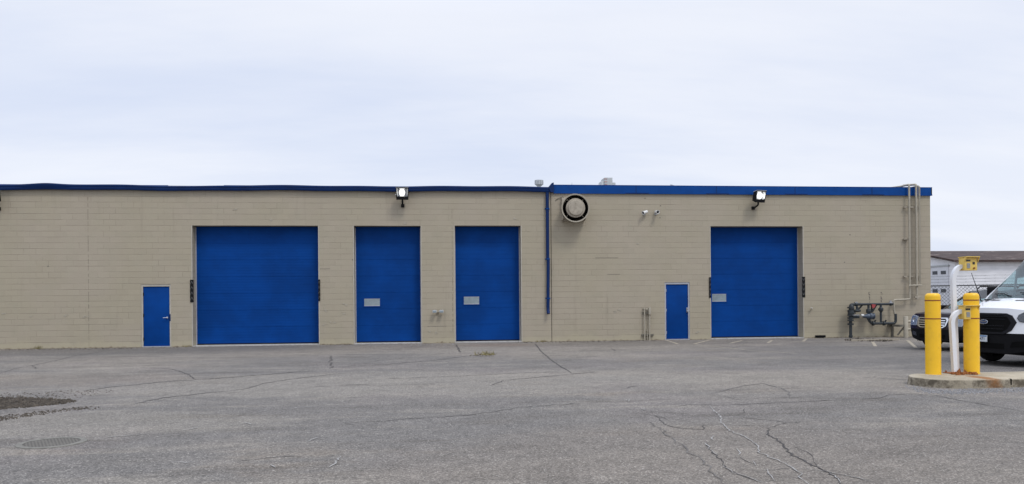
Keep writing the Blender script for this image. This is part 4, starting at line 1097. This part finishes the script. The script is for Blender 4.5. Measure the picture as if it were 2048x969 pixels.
def patch(body, poly, off, thick=.02, step=.05, curve=True):
    # polygon in (y, z) laid over the nose surface: triangulated on a fine grid so that it follows the curve
    import bmesh
    bm = bmesh.new(); vs = [bm.verts.new((p[0], p[1], 0)) for p in poly]; bm.faces.new(vs)
    ys = [p[0] for p in poly]; y = math.ceil(min(ys)/step)*step
    while y < max(ys):
        bmesh.ops.bisect_plane(bm, geom=bm.verts[:]+bm.edges[:]+bm.faces[:], plane_co=(y,0,0), plane_no=(1,0,0)); y += step
    bm.verts.index_update()
    base = [(v.co.x, v.co.y) for v in bm.verts]; faces = [tuple(v.index for v in f.verts) for f in bm.faces]
    edges = [tuple(v.index for v in e.verts) for e in bm.edges if len(e.link_faces) == 1]
    bm.free(); n = len(base)
    mb = MB(); mb.add([body.front(a, b, off) for a, b in base]+[body.front(a, b, off-thick) for a, b in base],
                      faces+[tuple(i+n for i in reversed(f)) for f in faces]+[(a, b, b+n, a+n) for a, b in edges])
    return mb
def wheel(parent, x, y, r, w, spokes, side):
    tr = MB(); s_ = side
    tr.lathe([(r*.60,-w/2),(r*.86,-w/2),(r*.97,-w*.38),(r,-w*.2),(r,w*.2),(r*.97,w*.38),(r*.86,w/2),(r*.66,w/2),(r*.60,w*.40)], (x,y,r), (0,s_,0), 40)
    t = tr.build('wheel', M['tyre'], parent, world=False)
    rm = MB(); rm.lathe([(r*.655,w*.42),(r*.63,w*.47),(r*.58,w*.45),(r*.56,w*.1),(.001,w*.05)], (x,y,r), (0,s_,0), 40)
    for k in range(spokes):
        a = 2*PI*k/spokes; d = Vector((math.cos(a),0,math.sin(a))); e = Vector((-math.sin(a),0,math.cos(a)))
        c = Vector((x,y,r)); f = Vector((0,s_*w*.40,0)); b = Vector((0,s_*w*.15,0))
        rm.prism([c+f+d*.05-e*.035, c+f+d*r*.6-e*.05, c+f+d*r*.6+e*.05, c+f+d*.05+e*.035], b-f)
    rm.lathe([(r*.19,w*.2),(r*.19,w*.43),(.001,w*.45)], (x,y,r), (0,s_,0), 16)
    rm.build('rim', M['rim'], t, world=False)
def arches(parent, xs, yw, r, zc, mat_):
    for x in xs:
        for sg in (1,-1):
            wl_ = MB(); n = 16; vs = []
            for k in range(n+1):
                a = -.35+(PI+.7)*k/n
                for yy in (yw+.004, yw-.36): vs.append((x+math.cos(a)*r, sg*yy, max(zc+math.sin(a)*r, .2)))
            wl_.add(vs, [(2*k,2*k+1,2*k+3,2*k+2) for k in range(n)])
            vi = [(x+math.cos(-.35+(PI+.7)*k/n)*r, sg*(yw-.36), max(zc+math.sin(-.35+(PI+.7)*k/n)*r, .2)) for k in range(n+1)]
            wl_.add(vi, [tuple(range(n+1))])
            wl_.build('wheel_well', M['pit'], parent, smooth=60, world=False)
            tm = MB(); vs = []; n = 24
            for k in range(n+1):
                a = -.30+(PI+.60)*k/n; ca, sa = math.cos(a), math.sin(a)
                for rr, yy in ((r-.015,yw-.03),(r-.012,yw+.014),(r+.05,yw+.014),(r+.065,yw-.03)): vs.append((x+ca*rr, sg*yy, max(zc+sa*rr, .22)))
            fs = []
            for k in range(n):
                for j in range(3): fs.append((4*k+j, 4*k+j+1, 4*k+5+j, 4*k+4+j))
            tm.add(vs, fs).build('arch_trim', mat_, parent, smooth=60, world=False)
def seat(parent, x, y, z):
    mb = MB(); mb.box((x-.28,y-.25,z-.1),(x+.24,y+.25,z+.06),.05); mb.prism([(x-.30,y-.25,z),(x-.18,y-.25,z),(x-.32,y-.25,z+.66),(x-.44,y-.25,z+.66)], (0,.5,0)); mb.box((x-.46,y-.14,z+.68),(x-.34,y+.14,z+.88),.04)
    mb.build('seat', M['cloth'], parent, world=False)
def plate(parent, body, yc, z0, z1, off, txt, size):
    w = .155; o = MB(); p = body.front(yc, (z0+z1)/2); x = p.x+off
    o.box((x-.012,yc-w,z0),(x,yc+w,z1),.003); o = o.build('licence_plate', M['plate'], parent, smooth=0, world=False)
    MB().box((x+.0005,yc-w+.01,z1-.035),(x+.003,yc+w-.01,z1-.008)).build('plate_band', M['plate_blue'], o, smooth=0, world=False)
    if txt:
        mt_ = Matrix.Translation((x+.003,yc,(z0+z1)/2-.012)) @ Matrix(((0,0,1,0),(1,0,0,0),(0,1,0,0),(0,0,0,1)))
        text_mesh('plate_number', txt, size, M['navy'], o, mt_, .001, world=False)
    return o
A = math.radians(5)
def site(px, py, half):                   # far front wheel's contact patch -> origin under the axle
    w = G(px, py); return Vector((w.x+half*math.sin(A), w.y-half*math.cos(A), 0))

# ---- white van
vo = site(1984, 722.5, .87)
van = thing('delivery_van', 'white high-roofed van with black grille and bumper parked at the right edge', 'van', vo, rotz=PI+A)
R9 = lambda *a: list(a)
tail = [(0,.30),(.6,.30),(.90,.34),(1.01,.60),(1.03,.95),(1.03,1.38),(.95,2.3),(.80,2.64),(0,2.72)]
vs_ = [(1.02, R9((0,.30),(.6,.30),(.88,.36),(.96,.75),(.97,.95),(.95,1.18),(.83,1.27),(.5,1.31),(0,1.32))),
       (.96, R9((0,.28),(.62,.28),(.92,.33),(1.0,.75),(1.01,.97),(.985,1.20),(.87,1.30),(.5,1.34),(0,1.35))),
       (.55, R9((0,.27),(.65,.27),(.94,.31),(1.02,.75),(1.025,1.0),(1.0,1.25),(.90,1.40),(.5,1.45),(0,1.46))),
       (.22, R9((0,.27),(.65,.27),(.94,.31),(1.02,.70),(1.03,1.0),(1.02,1.28),(.94,1.45),(.62,1.52),(0,1.54))),
       (-.72, R9((0,.28),(.65,.28),(.94,.31),(1.02,.64),(1.03,.97),(1.03,1.36),(.88,2.24),(.68,2.43),(0,2.49))),
       (-1.20, R9((0,.28),(.65,.28),(.94,.31),(1.02,.62),(1.03,.95),(1.03,1.38),(.95,2.3),(.80,2.60),(0,2.68))),
       (-2.6, tail), (-4.30, tail), (-4.36, [(y*.985, z if z < .5 else z-.02) for y, z in tail])]
vb_ = Body(vs_, .40, .05, 1.02, .22)
def near_arch(c, xs, r, zc): return any(math.hypot(c.x-x, c.z-zc) < r for x in xs) and abs(c.y) > .55
VX = (0.0, -3.30); WR = .355
def vclass(u, v, c, tg):
    if tg == 'skin':
        if near_arch(c, VX, .43, WR): return None
        if 3.06 < u < 3.94 and v > 6.25: return 'windshield'
        if v > 5.2 and v < 5.95 and 3.25 < u < 4.0 and c.x < -.1: return 'side_window'
        if v > 5.2 and v < 5.80 and (4.2 < u < 5.0 or (5.15 < u < 6.85 and not 5.8 < u < 6.1)): return 'side_window'  # windows behind the cab are added, unseen, to let light inside
        if v < 3.0 and c.x > .40: return 'bumper'
        if v < 3.0 and c.z < .36: return 'sill'
        return 'body'
    if tg == 'nose': return 'bumper' if v < 3.0 else 'body'
    return 'body'
gr = vb_.split(vclass)
body_o = gr['body'].build('body', M['van_paint'], van, world=False); merge(body_o)
for k, m in (('bumper','trim_matt'),('sill','trim_matt'),('windshield','glass'),('side_window','glass')):
    if k in gr: o = gr[k].build(k, M[m], van, world=False); merge(o)
MB().box((-4.2,-.93,.40),(.35,.93,.60)).build('floor_pan', M['pit'], van, smooth=0, world=False)
dsh = MB(); dsh.box((-.35,-.95,.62),(.20,.95,1.38),.06); dsh.build('dashboard', M['cloth'], van, world=False)
for y in (.47,-.47): seat(van, -1.15, y, 1.0)
st = MB(); st.lathe([(.185,-.012),(.20,0),(.185,.012),(.17,0)], (-.50,.47,1.40), (-.5,0,.85), 24, closed=True); st.tube([(-.34,.47,1.28),(-.50,.47,1.40)],.025,8); st.build('steering_wheel', M['black'], van, world=False)
# grille, badge, lamps
gpoly = [(-.64,.82),(-.52,.735),(.52,.735),(.64,.82),(.70,1.0),(.60,1.15),(.48,1.20),(-.48,1.20),(-.60,1.15),(-.70,1.0)]
go = patch(vb_, gpoly, .03, .06).build('grille', M['trim'], van, smooth=30, world=False)
gi = [(y*.88, .967+(z-.967)*.82) for y, z in gpoly]
patch(vb_, gi, .036, .005).build('grille_mesh', M['pit'], go, smooth=30, world=False)
for z in (.84,.91,1.06,1.12): patch(vb_, [(-.5,z),(.5,z),(.5,z+.014),(-.5,z+.014)], .046, .01).build('grille_bar', M['trim'], go, smooth=30, world=False)
def ell(cy, cz, a, b, n=28): return [(cy+a*math.cos(2*PI*k/n), cz+b*math.sin(2*PI*k/n)) for k in range(n)]
bo = patch(vb_, ell(0,1.0,.125,.055), .066, .02).build('badge', M['chrome'], van, smooth=30, world=False)
patch(vb_, ell(0,1.0,.113,.044), .069, .004).build('badge_field', M['navy'], bo, smooth=30, world=False)
fx0 = vb_.front(0,1.0).x+.0705
tm_ = Matrix.Translation((fx0,0,1.002)) @ Matrix(((0,0,1,0),(1,0,0,0),(0,1,0,0),(0,0,0,1))) @ Matrix(((1,.25,0,0),(0,1,0,0),(0,0,1,0),(0,0,0,1)))
text_mesh('badge_script', 'Ford', .085, M['chrome'], bo, tm_, .001, world=False)
for sg in (1,-1):
    hp = [(sg*y, z) for y, z in ((.70,1.09),(.745,1.02),(.82,1.0),(.955,1.04),(.97,1.12),(.955,1.24),(.90,1.26),(.80,1.225),(.72,1.17))]
    h = patch(vb_, hp, .018, .05).build('headlight', M['lamp_dark'], van, smooth=30, world=False)
    patch(vb_, [(sg*.85+(y-sg*.85)*.93, 1.13+(z-1.13)*.93) for y, z in hp], .024, .003).build('headlight_lens', M['lens'], h, smooth=30, world=False)
    for cy in (.79,.885):
        c = vb_.front(sg*cy, 1.12, .012); MB().lathe([(.001,0),(.045,.008),(.05,.02)], c-Vector((.012,0,0)), (1,0,0), 16).build('reflector', M['chrome'], h, world=False)
    # black strakes in the bonnet, mirror
    hv = MB(); 
    for i in range(8):
        t0, t1 = i/8, (i+1)/8
        def hp_(t, w): 
            x = .40-.02*t; y = sg*(.22+.52*t); zt = 1.483-.055*max(0,t-.45)*1.2
            return vb_.warp(x+w, y, zt-.17*w*1.0)
        hv.add([hp_(t0,.0), hp_(t1,.0), hp_(t1,.06), hp_(t0,.06)], [(0,1,2,3)])
    for q in hv.v: q.z += .012
    hv.build('bonnet_strake', M['trim'], van, smooth=0, world=False)
    mi = MB(); mi.box((-.36,sg*1.16-.11,1.42),(-.22,sg*1.16+.11,1.82),.04); mi.tube([(-.32,sg*1.00,1.40),(-.30,sg*1.12,1.46)],.035,8); m = mi.build('wing_mirror', M['trim'], van, world=False)
    MB().box((-.366,sg*1.16-.085,1.46),(-.3605,sg*1.16+.085,1.79)).build('mirror_glass', M['chrome'], m, smooth=0, world=False)
    fl_ = patch(vb_, [(sg*.62,.44),(sg*.86,.46),(sg*.90,.60),(sg*.66,.56)], .012, .03).build('fog_pocket', M['pit'], van, smooth=30, world=False)
    dr = MB(); 
    for x in (-.28,-1.42): dr.box((x-.006,sg*1.028-.006,.45),(x+.006,sg*1.028+.006,1.36))
    dr.box((-1.30,sg*1.034-.012,1.08),(-1.12,sg*1.034+.012,1.11)); build_each(dr, 'door_seam', M['trim'], van, smooth=0, world=False)
wpb = MB()
for y0_, y1_ in ((.75,.12),(-.05,-.62)):
    def wsp(y, t): return Vector((.22-.94*t+.025, y, 1.53+.95*t+.02-.07*abs(y)**2))
    wpb.tube([wsp(y0_,.03), wsp((y0_+y1_)/2,.10), wsp(y1_,.12)], .012, 6)
build_each(wpb, 'wiper', M['black'], van, world=False)
cw = MB(); cw.box((.19,-.80,1.475),(.27,.80,1.515),.01); cw.build('cowl', M['trim'], van, world=False)
plate(van, vb_, 0, .545, .695, .055, '6471', .10)
ld = patch(vb_, [(-.5,.40),(.5,.40),(.5,.52),(-.5,.52)], .008, .02).build('lower_intake', M['pit'], van, smooth=30, world=False)
for x in VX:
    for sg in (1,-1): wheel(van, x, sg*.87, WR, .24, 8, sg)
arches(van, VX, 1.012, .43, WR, M['trim_matt'])
an = MB(); an.tube([(.22,-.95,1.46),(.23,-.96,1.52),(.32,-1.14,2.16)], [.018,.012,.006], 8); an.build('antenna', M['black'], van, world=False)
us = MB(); us.box((-4.0,-.75,.26),(.7,.75,.42),.02); us.build('underbody', M['pit'], van, world=False)

# ---- dark sport utility car behind it
A = math.radians(12)
so = site(1866, 696, .84)
suv = thing('parked_car', 'dark plum sport utility car with chrome barred grille behind the bollards', 'car', so, rotz=PI+A)
cab = [(0,.26),(.6,.26),(.90,.30),(.97,.58),(.995,.82),(.985,1.10),(.80,1.62),(.62,1.78),(0,1.83)]
ss = [(.95, R9((0,.30),(.55,.30),(.84,.38),(.94,.62),(.95,.80),(.92,.99),(.80,1.045),(.45,1.065),(0,1.07))),
      (.90, R9((0,.27),(.58,.27),(.88,.33),(.97,.62),(.98,.82),(.955,1.01),(.84,1.075),(.45,1.10),(0,1.105))),
      (.30, R9((0,.26),(.6,.26),(.90,.30),(.98,.62),(.995,.84),(.97,1.05),(.86,1.12),(.45,1.15),(0,1.155))),
      (-.42, R9((0,.26),(.6,.26),(.90,.30),(.98,.60),(.995,.84),(.985,1.09),(.90,1.17),(.62,1.215),(0,1.23))),
      (-1.18, R9((0,.26),(.6,.26),(.90,.30),(.97,.58),(.995,.82),(.985,1.10),(.80,1.60),(.58,1.72),(0,1.76))),
      (-1.70, cab), (-3.45, cab), (-3.78, R9((0,.30),(.6,.30),(.88,.36),(.95,.58),(.97,.82),(.96,1.10),(.79,1.58),(.60,1.72),(0,1.75))),
      (-3.90, R9((0,.36),(.55,.36),(.82,.42),(.90,.58),(.92,.82),(.90,1.06),(.74,1.48),(.55,1.60),(0,1.63)))]
sb_ = Body(ss, .22, .10, .95, .30)
SX = (0.0, -2.775)
def sclass(u, v, c, tg):
    if tg == 'skin':
        if near_arch(c, SX, .42, .36): return None
        if 3.06 < u < 3.94 and v > 6.25: return 'windshield'
        if 5.2 < v < 5.80 and c.x < -.62 and c.x > -3.4 and not (-1.62 < c.x < -1.50 or -2.62 < c.x < -2.50): return 'side_window'
        if v < 3.0 and c.x > .45: return 'bumper'
        if v < 3.0 and c.z < .40: return 'sill'
        return 'body'
    if tg == 'nose': return 'bumper' if v < 3.0 else 'body'
    return 'rear_window' if 5.2 < v < 7.0 and abs(c.y) < .7 else 'body'
gr = sb_.split(sclass)
for k, m in (('body','suv_paint'),('bumper','trim_matt'),('sill','trim_matt'),('windshield','glass'),('side_window','glass'),('rear_window','glass')):
    if k in gr: o = gr[k].build(k, M[m], suv, world=False); merge(o)
MB().box((-3.7,-.88,.36),(.30,.88,.50)).build('floor_pan', M['pit'], suv, smooth=0, world=False)
MB().box((-.95,-.90,.5),(-.40,.90,1.10),.06).build('dashboard', M['cloth'], suv, world=False)
for x in (-1.45,-2.4):
    for y in (.43,-.43): seat(suv, x, y, .78)
gpoly = [(-.50,.72),(-.40,.665),(.40,.665),(.50,.72),(.545,.90),(.50,.965),(-.50,.965),(-.545,.90)]
go = patch(sb_, gpoly, .035, .05).build('grille', M['chrome'], suv, smooth=30, world=False)
patch(sb_, [(y*.90, .815+(z-.815)*.80) for y, z in gpoly], .039, .004).build('grille_mesh', M['pit'], go, smooth=30, world=False)
for z in (.735,.80,.865): patch(sb_, [(-.47,z),(.47,z),(.47,z+.030),(-.47,z+.030)], .055, .02).build('grille_bar', M['chrome'], go, smooth=30, world=False)
for sg in (1,-1):
    hp = [(sg*y, z) for y, z in ((.565,.72),(.90,.72),(.945,.84),(.925,.985),(.84,1.02),(.58,.985),(.575,.86))]
    h = patch(sb_, hp, .02, .05).build('headlight', M['silver'], suv, smooth=30, world=False)
    patch(sb_, [(sg*.75+(y-sg*.75)*.94, .86+(z-.86)*.94) for y, z in hp], .026, .003).build('headlight_lens', M['lens'], h, smooth=30, world=False)
    c = sb_.front(sg*.70, .87, .0); MB().lathe([(.001,0),(.06,.012),(.075,.03)], c, (1,0,0), 16).build('reflector', M['chrome'], h, world=False)
    mi = MB(); mi.box((-.80,sg*1.10-.12,1.10),(-.66,sg*1.10+.12,1.30),.04); mi.tube([(-.72,sg*.95,1.10),(-.72,sg*1.05,1.17)],.03,8); mi.build('wing_mirror', M['trim'], suv, world=False)
    patch(sb_, [(sg*.58,.40),(sg*.80,.44),(sg*.80,.54),(sg*.60,.52)], .010, .03).build('fog_lamp', M['lamp_dark'], suv, smooth=30, world=False)
    ra = MB(); ra.tube([(-1.6,sg*.66,1.80),(-1.7,sg*.66,1.87),(-3.2,sg*.66,1.87),(-3.3,sg*.66,1.81)],.02,8); ra.build('roof_rail', M['black'], suv, world=False)
patch(sb_, [(-.45,.36),(.45,.36),(.45,.47),(-.45,.47)], .008, .02).build('lower_intake', M['pit'], suv, smooth=30, world=False)
plate(suv, sb_, 0, .50, .65, .05, '', .1)
for x in SX:
    for sg in (1,-1): wheel(suv, x, sg*.84, .36, .24, 5, sg)
arches(suv, SX, .975, .42, .36, M['trim_matt'])
MB().box((-3.6,-.7,.24),(.7,.7,.40),.02).build('underbody', M['pit'], suv, world=False)

# ------------------------------------------------------------------ chain link fence with barbed wire behind the cars
f0 = Vector((19.75, 3.0, 0)); f1 = Vector((24.4, -4.2, 0))
fd = (f1-f0).normalized(); fl = 22.0; fn = Vector((-fd.y, fd.x, 0)); FH = 1.98
def fp(t, z, o=0): return f0+fd*t+fn*o+Vector((0,0,z))
fe = thing('chain_link_fence', 'grey chain link fence topped with barbed wire behind the parked vehicles', 'fence', f0)
wm = MB(); s_ = .062
def diag(t0, z0, t1, z1): wm.tube([fp(t0,z0), fp(t1,z1)], .0065, 3, False)
nk = int((fl+FH)/s_/1.6)
stp = s_*2.3
k = -int(FH/stp)-1
while k*stp < fl:
    for sg in (1,-1):
        a0 = k*stp; ta, tb = a0, a0+FH
        za, zb = (.05, FH) if sg > 0 else (FH, .05)
        if ta < 0: za += (0-ta)*(zb-za)/(tb-ta); ta = 0
        if tb > fl: zb = za+(zb-za)*(fl-ta)/(tb-ta); tb = fl
        if tb > ta: diag(ta, za, tb, zb)
    k += 1
for i in range(int(fl/stp)): wm.tube([fp(i*stp,FH), fp(i*stp,FH+.05)], .0065, 3, False)
M['wire'] = mat('galvanised_wire', (.11,.115,.125), .5, metal=.3)
M['rail'] = mat('weathered_rail', (.085,.09,.10), .55, metal=.3, var=.2)
wm.build('mesh', M['wire'], fe, smooth=0)
MB().tube([fp(0,FH), fp(fl,FH)], .022, 8).build('top_rail', M['rail'], fe)
for i in range(8):
    t = i*4.9; r = .055 if i == 0 else .03
    if t > fl: break
    po = MB().tube([fp(t,0), fp(t,FH+.02)], r, 12); 
    po.tube([fp(t,FH), fp(t,FH+.40,.0)], .022, 8); po.build('post', M['rail'], fe)
for z in (.14,.26,.38): 
    bw = MB(); bw.tube([fp(fl*q/40, FH+z+.01*math.sin(q*2.1)) for q in range(41)], .005, 4, False)
    for q in range(int(fl/.35)):
        c = fp(q*.35, FH+z); bw.tube([c+Vector((-.02,0,-.025)), c+Vector((.02,0,.025))], .003, 3, False)
    bw.build('barbed_wire', M['rail'], fe, smooth=0)
# dark privacy strips next to the corner post
pv = MB()
for i in range(6): pv.box((f0.x-.40,f0.y+.05,.62+i*.32),(f0.x-.28,f0.y+.07,.86+i*.32))
build_each(pv, 'fence_slat', M['rail'], fe, smooth=0)

# ------------------------------------------------------------------ white building far behind
def far(px, py, depth):
    d = sight(px, py); return CAM+d*(depth/F)
c0 = far(1910, 523, 62); HB = c0.z; XB, YB = c0.x, c0.y; HW = 5.6; LEN = 46
rz = far(1866, 506, 62+HW).z
barn = thing('white_warehouse', 'white gabled building with rusty brown roof far behind the fence', 'building', (XB, YB, 0))
bw = MB(); bw.add([(XB,YB,0),(XB+LEN,YB,0),(XB+LEN,YB,HB),(XB,YB,HB)], [(0,1,2,3)])
bw.add([(XB,YB,0),(XB,YB+2*HW,0),(XB,YB+2*HW,HB),(XB,YB+HW,rz),(XB,YB,HB)], [(0,1,2,3,4)])
bw.add([(XB+LEN,YB,0),(XB+LEN,YB+2*HW,0),(XB+LEN,YB+2*HW,HB),(XB+LEN,YB+HW,rz),(XB+LEN,YB,HB)], [(4,3,2,1,0)])
bw.add([(XB,YB+2*HW,0),(XB+LEN,YB+2*HW,0),(XB+LEN,YB+2*HW,HB),(XB,YB+2*HW,HB)], [(3,2,1,0)])
bw.build('wall', M['siding'], barn, smooth=0)
rr = MB(); t = .16
for a, b in ((YB-.45, YB+HW),(YB+2*HW+.45, YB+HW)):
    za = HB-.45*(rz-HB)/HW; rr.add([(XB-.35,a,za),(XB+LEN+.3,a,za),(XB+LEN+.3,b,rz),(XB-.35,b,rz),(XB-.35,a,za+t),(XB+LEN+.3,a,za+t),(XB+LEN+.3,b,rz+t),(XB-.35,b,rz+t)], [(0,1,2,3),(7,6,5,4),(0,1,5,4),(1,2,6,5),(2,3,7,6),(3,0,4,7)])
rr.build('roof', M['roofing'], barn, smooth=0)
dy0, dy1, dh = YB+.75, YB+5.0, far(1890, 534, 64).z
M['door_white'] = mat('white_sectional_door', (.62,.63,.66), .5, var=.06)
gd_ = MB().box((XB-.06,dy0,0),(XB-.01,dy1,dh)).build('garage_door', M['door_white'], barn, smooth=0)
hd_ = MB(); hd_.box((XB-.12,dy0-.1,dh),(XB-.01,dy1+.1,dh+.12)); hd_.build('door_head', M['ac'], gd_, smooth=0)
for zz in (far(1890,546.5,65).z, far(1890,582,65).z):
    for k in range(4):
        y = dy0+.28+k*1.06; w_ = MB().box((XB-.085,y,zz-.14),(XB-.062,y+.62,zz+.14),.008); w_.build('door_pane', M['pane_dark'], gd_, smooth=0)

# bare tree behind its roof
tb = far(1970, 520, 85); tr = thing('bare_tree', 'thin bare tree top showing above the brown roof', 'tree', (tb.x,tb.y,0))
tk = MB(); ztop = far(1970, 505, 85).z
tk.tube([(tb.x,tb.y,0),(tb.x,tb.y,ztop*.6),(tb.x+.1,tb.y,ztop)], [.22,.14,.05], 8); tk.build('trunk', M['bark'], tr)
cr_ = MB()
def twig(p, d, l, r, dep_):
    q = p+d*l; cr_.tube([p,q],[r,r*.6],4,False)
    if dep_:
        for k in range(3):
            e = (d+Vector((random.gauss(0,.45),random.gauss(0,.45),random.gauss(.1,.3)))).normalized(); twig(p+d*l*random.uniform(.5,1), e, l*.68, r*.6, dep_-1)
for k in range(9):
    z = ztop*random.uniform(.55,.95); a = random.uniform(0,2*PI); twig(Vector((tb.x,tb.y,z)), Vector((math.cos(a)*.7,math.sin(a)*.7,.75)).normalized(), .55, .03, 3)
cr_.build('crown', M['bark'], tr, smooth=0)

# ------------------------------------------------------------------ sky, sun, camera
w = bpy.data.worlds.new('World'); sc.world = w; w.use_nodes = True; t = w.node_tree; t.nodes.clear()
out_ = t.nodes.new('ShaderNodeOutputWorld'); bg = t.nodes.new('ShaderNodeBackground'); t.links.new(bg.outputs[0], out_.inputs[0])
SUN_EL, SUN_AZ = math.radians(56), math.radians(150)    # azimuth clockwise from +Y: the yard side, to the right
sky = t.nodes.new('ShaderNodeTexSky'); sky.sky_type = 'NISHITA'; sky.sun_disc = False
sky.sun_elevation = SUN_EL; sky.sun_rotation = SUN_AZ
def N(ty): return t.nodes.new(ty)
def mth(op, a, b=0., c=0., cl=False):
    n = N('ShaderNodeMath'); n.operation = op; n.use_clamp = cl
    for i, v in enumerate((a, b, c)):
        if hasattr(v, 'is_output'): t.links.new(v, n.inputs[i])
        else: n.inputs[i].default_value = v
    return n.outputs[0]
tc = N('ShaderNodeTexCoord'); sp = N('ShaderNodeSeparateXYZ'); t.links.new(tc.outputs['Generated'], sp.inputs[0])
up = mth('MAXIMUM', sp.outputs[2], 0.0); dn = mth('ADD', up, .18)
cb = N('ShaderNodeCombineXYZ'); t.links.new(mth('DIVIDE', sp.outputs[0], dn), cb.inputs[0]); t.links.new(mth('DIVIDE', sp.outputs[1], dn), cb.inputs[1])
def nz(scale, det, ro, rot=0, sx=1, sy=1, off=0):
    mp = N('ShaderNodeMapping'); mp.inputs['Scale'].default_value = (sx, sy, 1); mp.inputs['Rotation'].default_value = (0,0,rot); mp.inputs['Location'].default_value = (off, off*.7, 0)
    t.links.new(cb.outputs[0], mp.inputs[0]); n = N('ShaderNodeTexNoise'); n.inputs['Scale'].default_value = scale; n.inputs['Detail'].default_value = det; n.inputs['Roughness'].default_value = ro
    t.links.new(mp.outputs[0], n.inputs['Vector']); return n.outputs['Fac']
def rmp(f, a, b, c, d):
    n = N('ShaderNodeMapRange'); n.interpolation_type = 'SMOOTHSTEP'; t.links.new(f, n.inputs[0])
    for i, v in enumerate((a, b, c, d)): n.inputs[1+i].default_value = v
    return n.outputs[0]
c1 = nz(.55, 6, .55, .5, .6, 1.3, 3.1); c2 = nz(1.6, 5, .6, .35, .5, 1.6, 8.2)
f = mth('ADD', mth('MULTIPLY', rmp(c1, .38, .62, 0, 1), .7), mth('MULTIPLY', rmp(c2, .34, .66, 0, 1), .3))
mx = N('ShaderNodeMix'); mx.data_type = 'RGBA'; t.links.new(f, mx.inputs[0]); mx.inputs[6].default_value = (7.0,7.65,9.25,1); mx.inputs[7].default_value = (8.75,9.05,9.9,1)
# an overcast sky brightens towards the zenith
gn = mth('ADD', 1.0, mth('MULTIPLY', mth('MAXIMUM', mth('SUBTRACT', up, .34), 0.0), 1.6))
vs2 = N('ShaderNodeVectorMath'); vs2.operation = 'SCALE'; t.links.new(mx.outputs[2], vs2.inputs[0]); t.links.new(gn, vs2.inputs[3])
mm = N('ShaderNodeMix'); mm.data_type = 'RGBA'; mm.inputs[0].default_value = .92; t.links.new(sky.outputs[0], mm.inputs[6]); t.links.new(vs2.outputs[0], mm.inputs[7])
t.links.new(mm.outputs[2], bg.inputs[0]); bg.inputs[1].default_value = .10

sl = bpy.data.lights.new('sun', 'SUN'); sl.energy = 1.3; sl.angle = math.radians(14); sl.color = (1,.965,.91)
so_ = bpy.data.objects.new('sun', sl); COL.objects.link(so_)
sd = Vector((math.sin(SUN_AZ)*math.cos(SUN_EL), math.cos(SUN_AZ)*math.cos(SUN_EL), math.sin(SUN_EL)))
so_.rotation_euler = sd.to_track_quat('Z', 'Y').to_euler(); so_.location = (10,-20,30)

cd = bpy.data.cameras.new('camera'); co = bpy.data.objects.new('camera', cd); COL.objects.link(co); sc.camera = co
fw = Vector((_fx,_fy,0)); rt = Vector((_rx,_ry,0)); uz = Vector((0,0,1))
rt2 = rt*math.cos(EPS)-uz*math.sin(EPS); up2 = uz*math.cos(EPS)+rt*math.sin(EPS)
m = Matrix((( rt2.x, up2.x, -fw.x, CAM.x),(rt2.y, up2.y, -fw.y, CAM.y),(rt2.z, up2.z, -fw.z, CAM.z),(0,0,0,1)))
co.matrix_world = m
cd.sensor_width = 36; cd.lens = F/2048*36; cd.shift_y = (HC-484.5)/2048; cd.clip_end = 2000; cd.clip_start = .1
sc.view_settings.view_transform = 'Standard'; sc.view_settings.look = 'None'; sc.view_settings.gamma = 1; sc.view_settings.exposure = 0.06
sc.view_settings.use_curve_mapping = False
sc.render.resolution_x = 1024; sc.render.resolution_y = 484
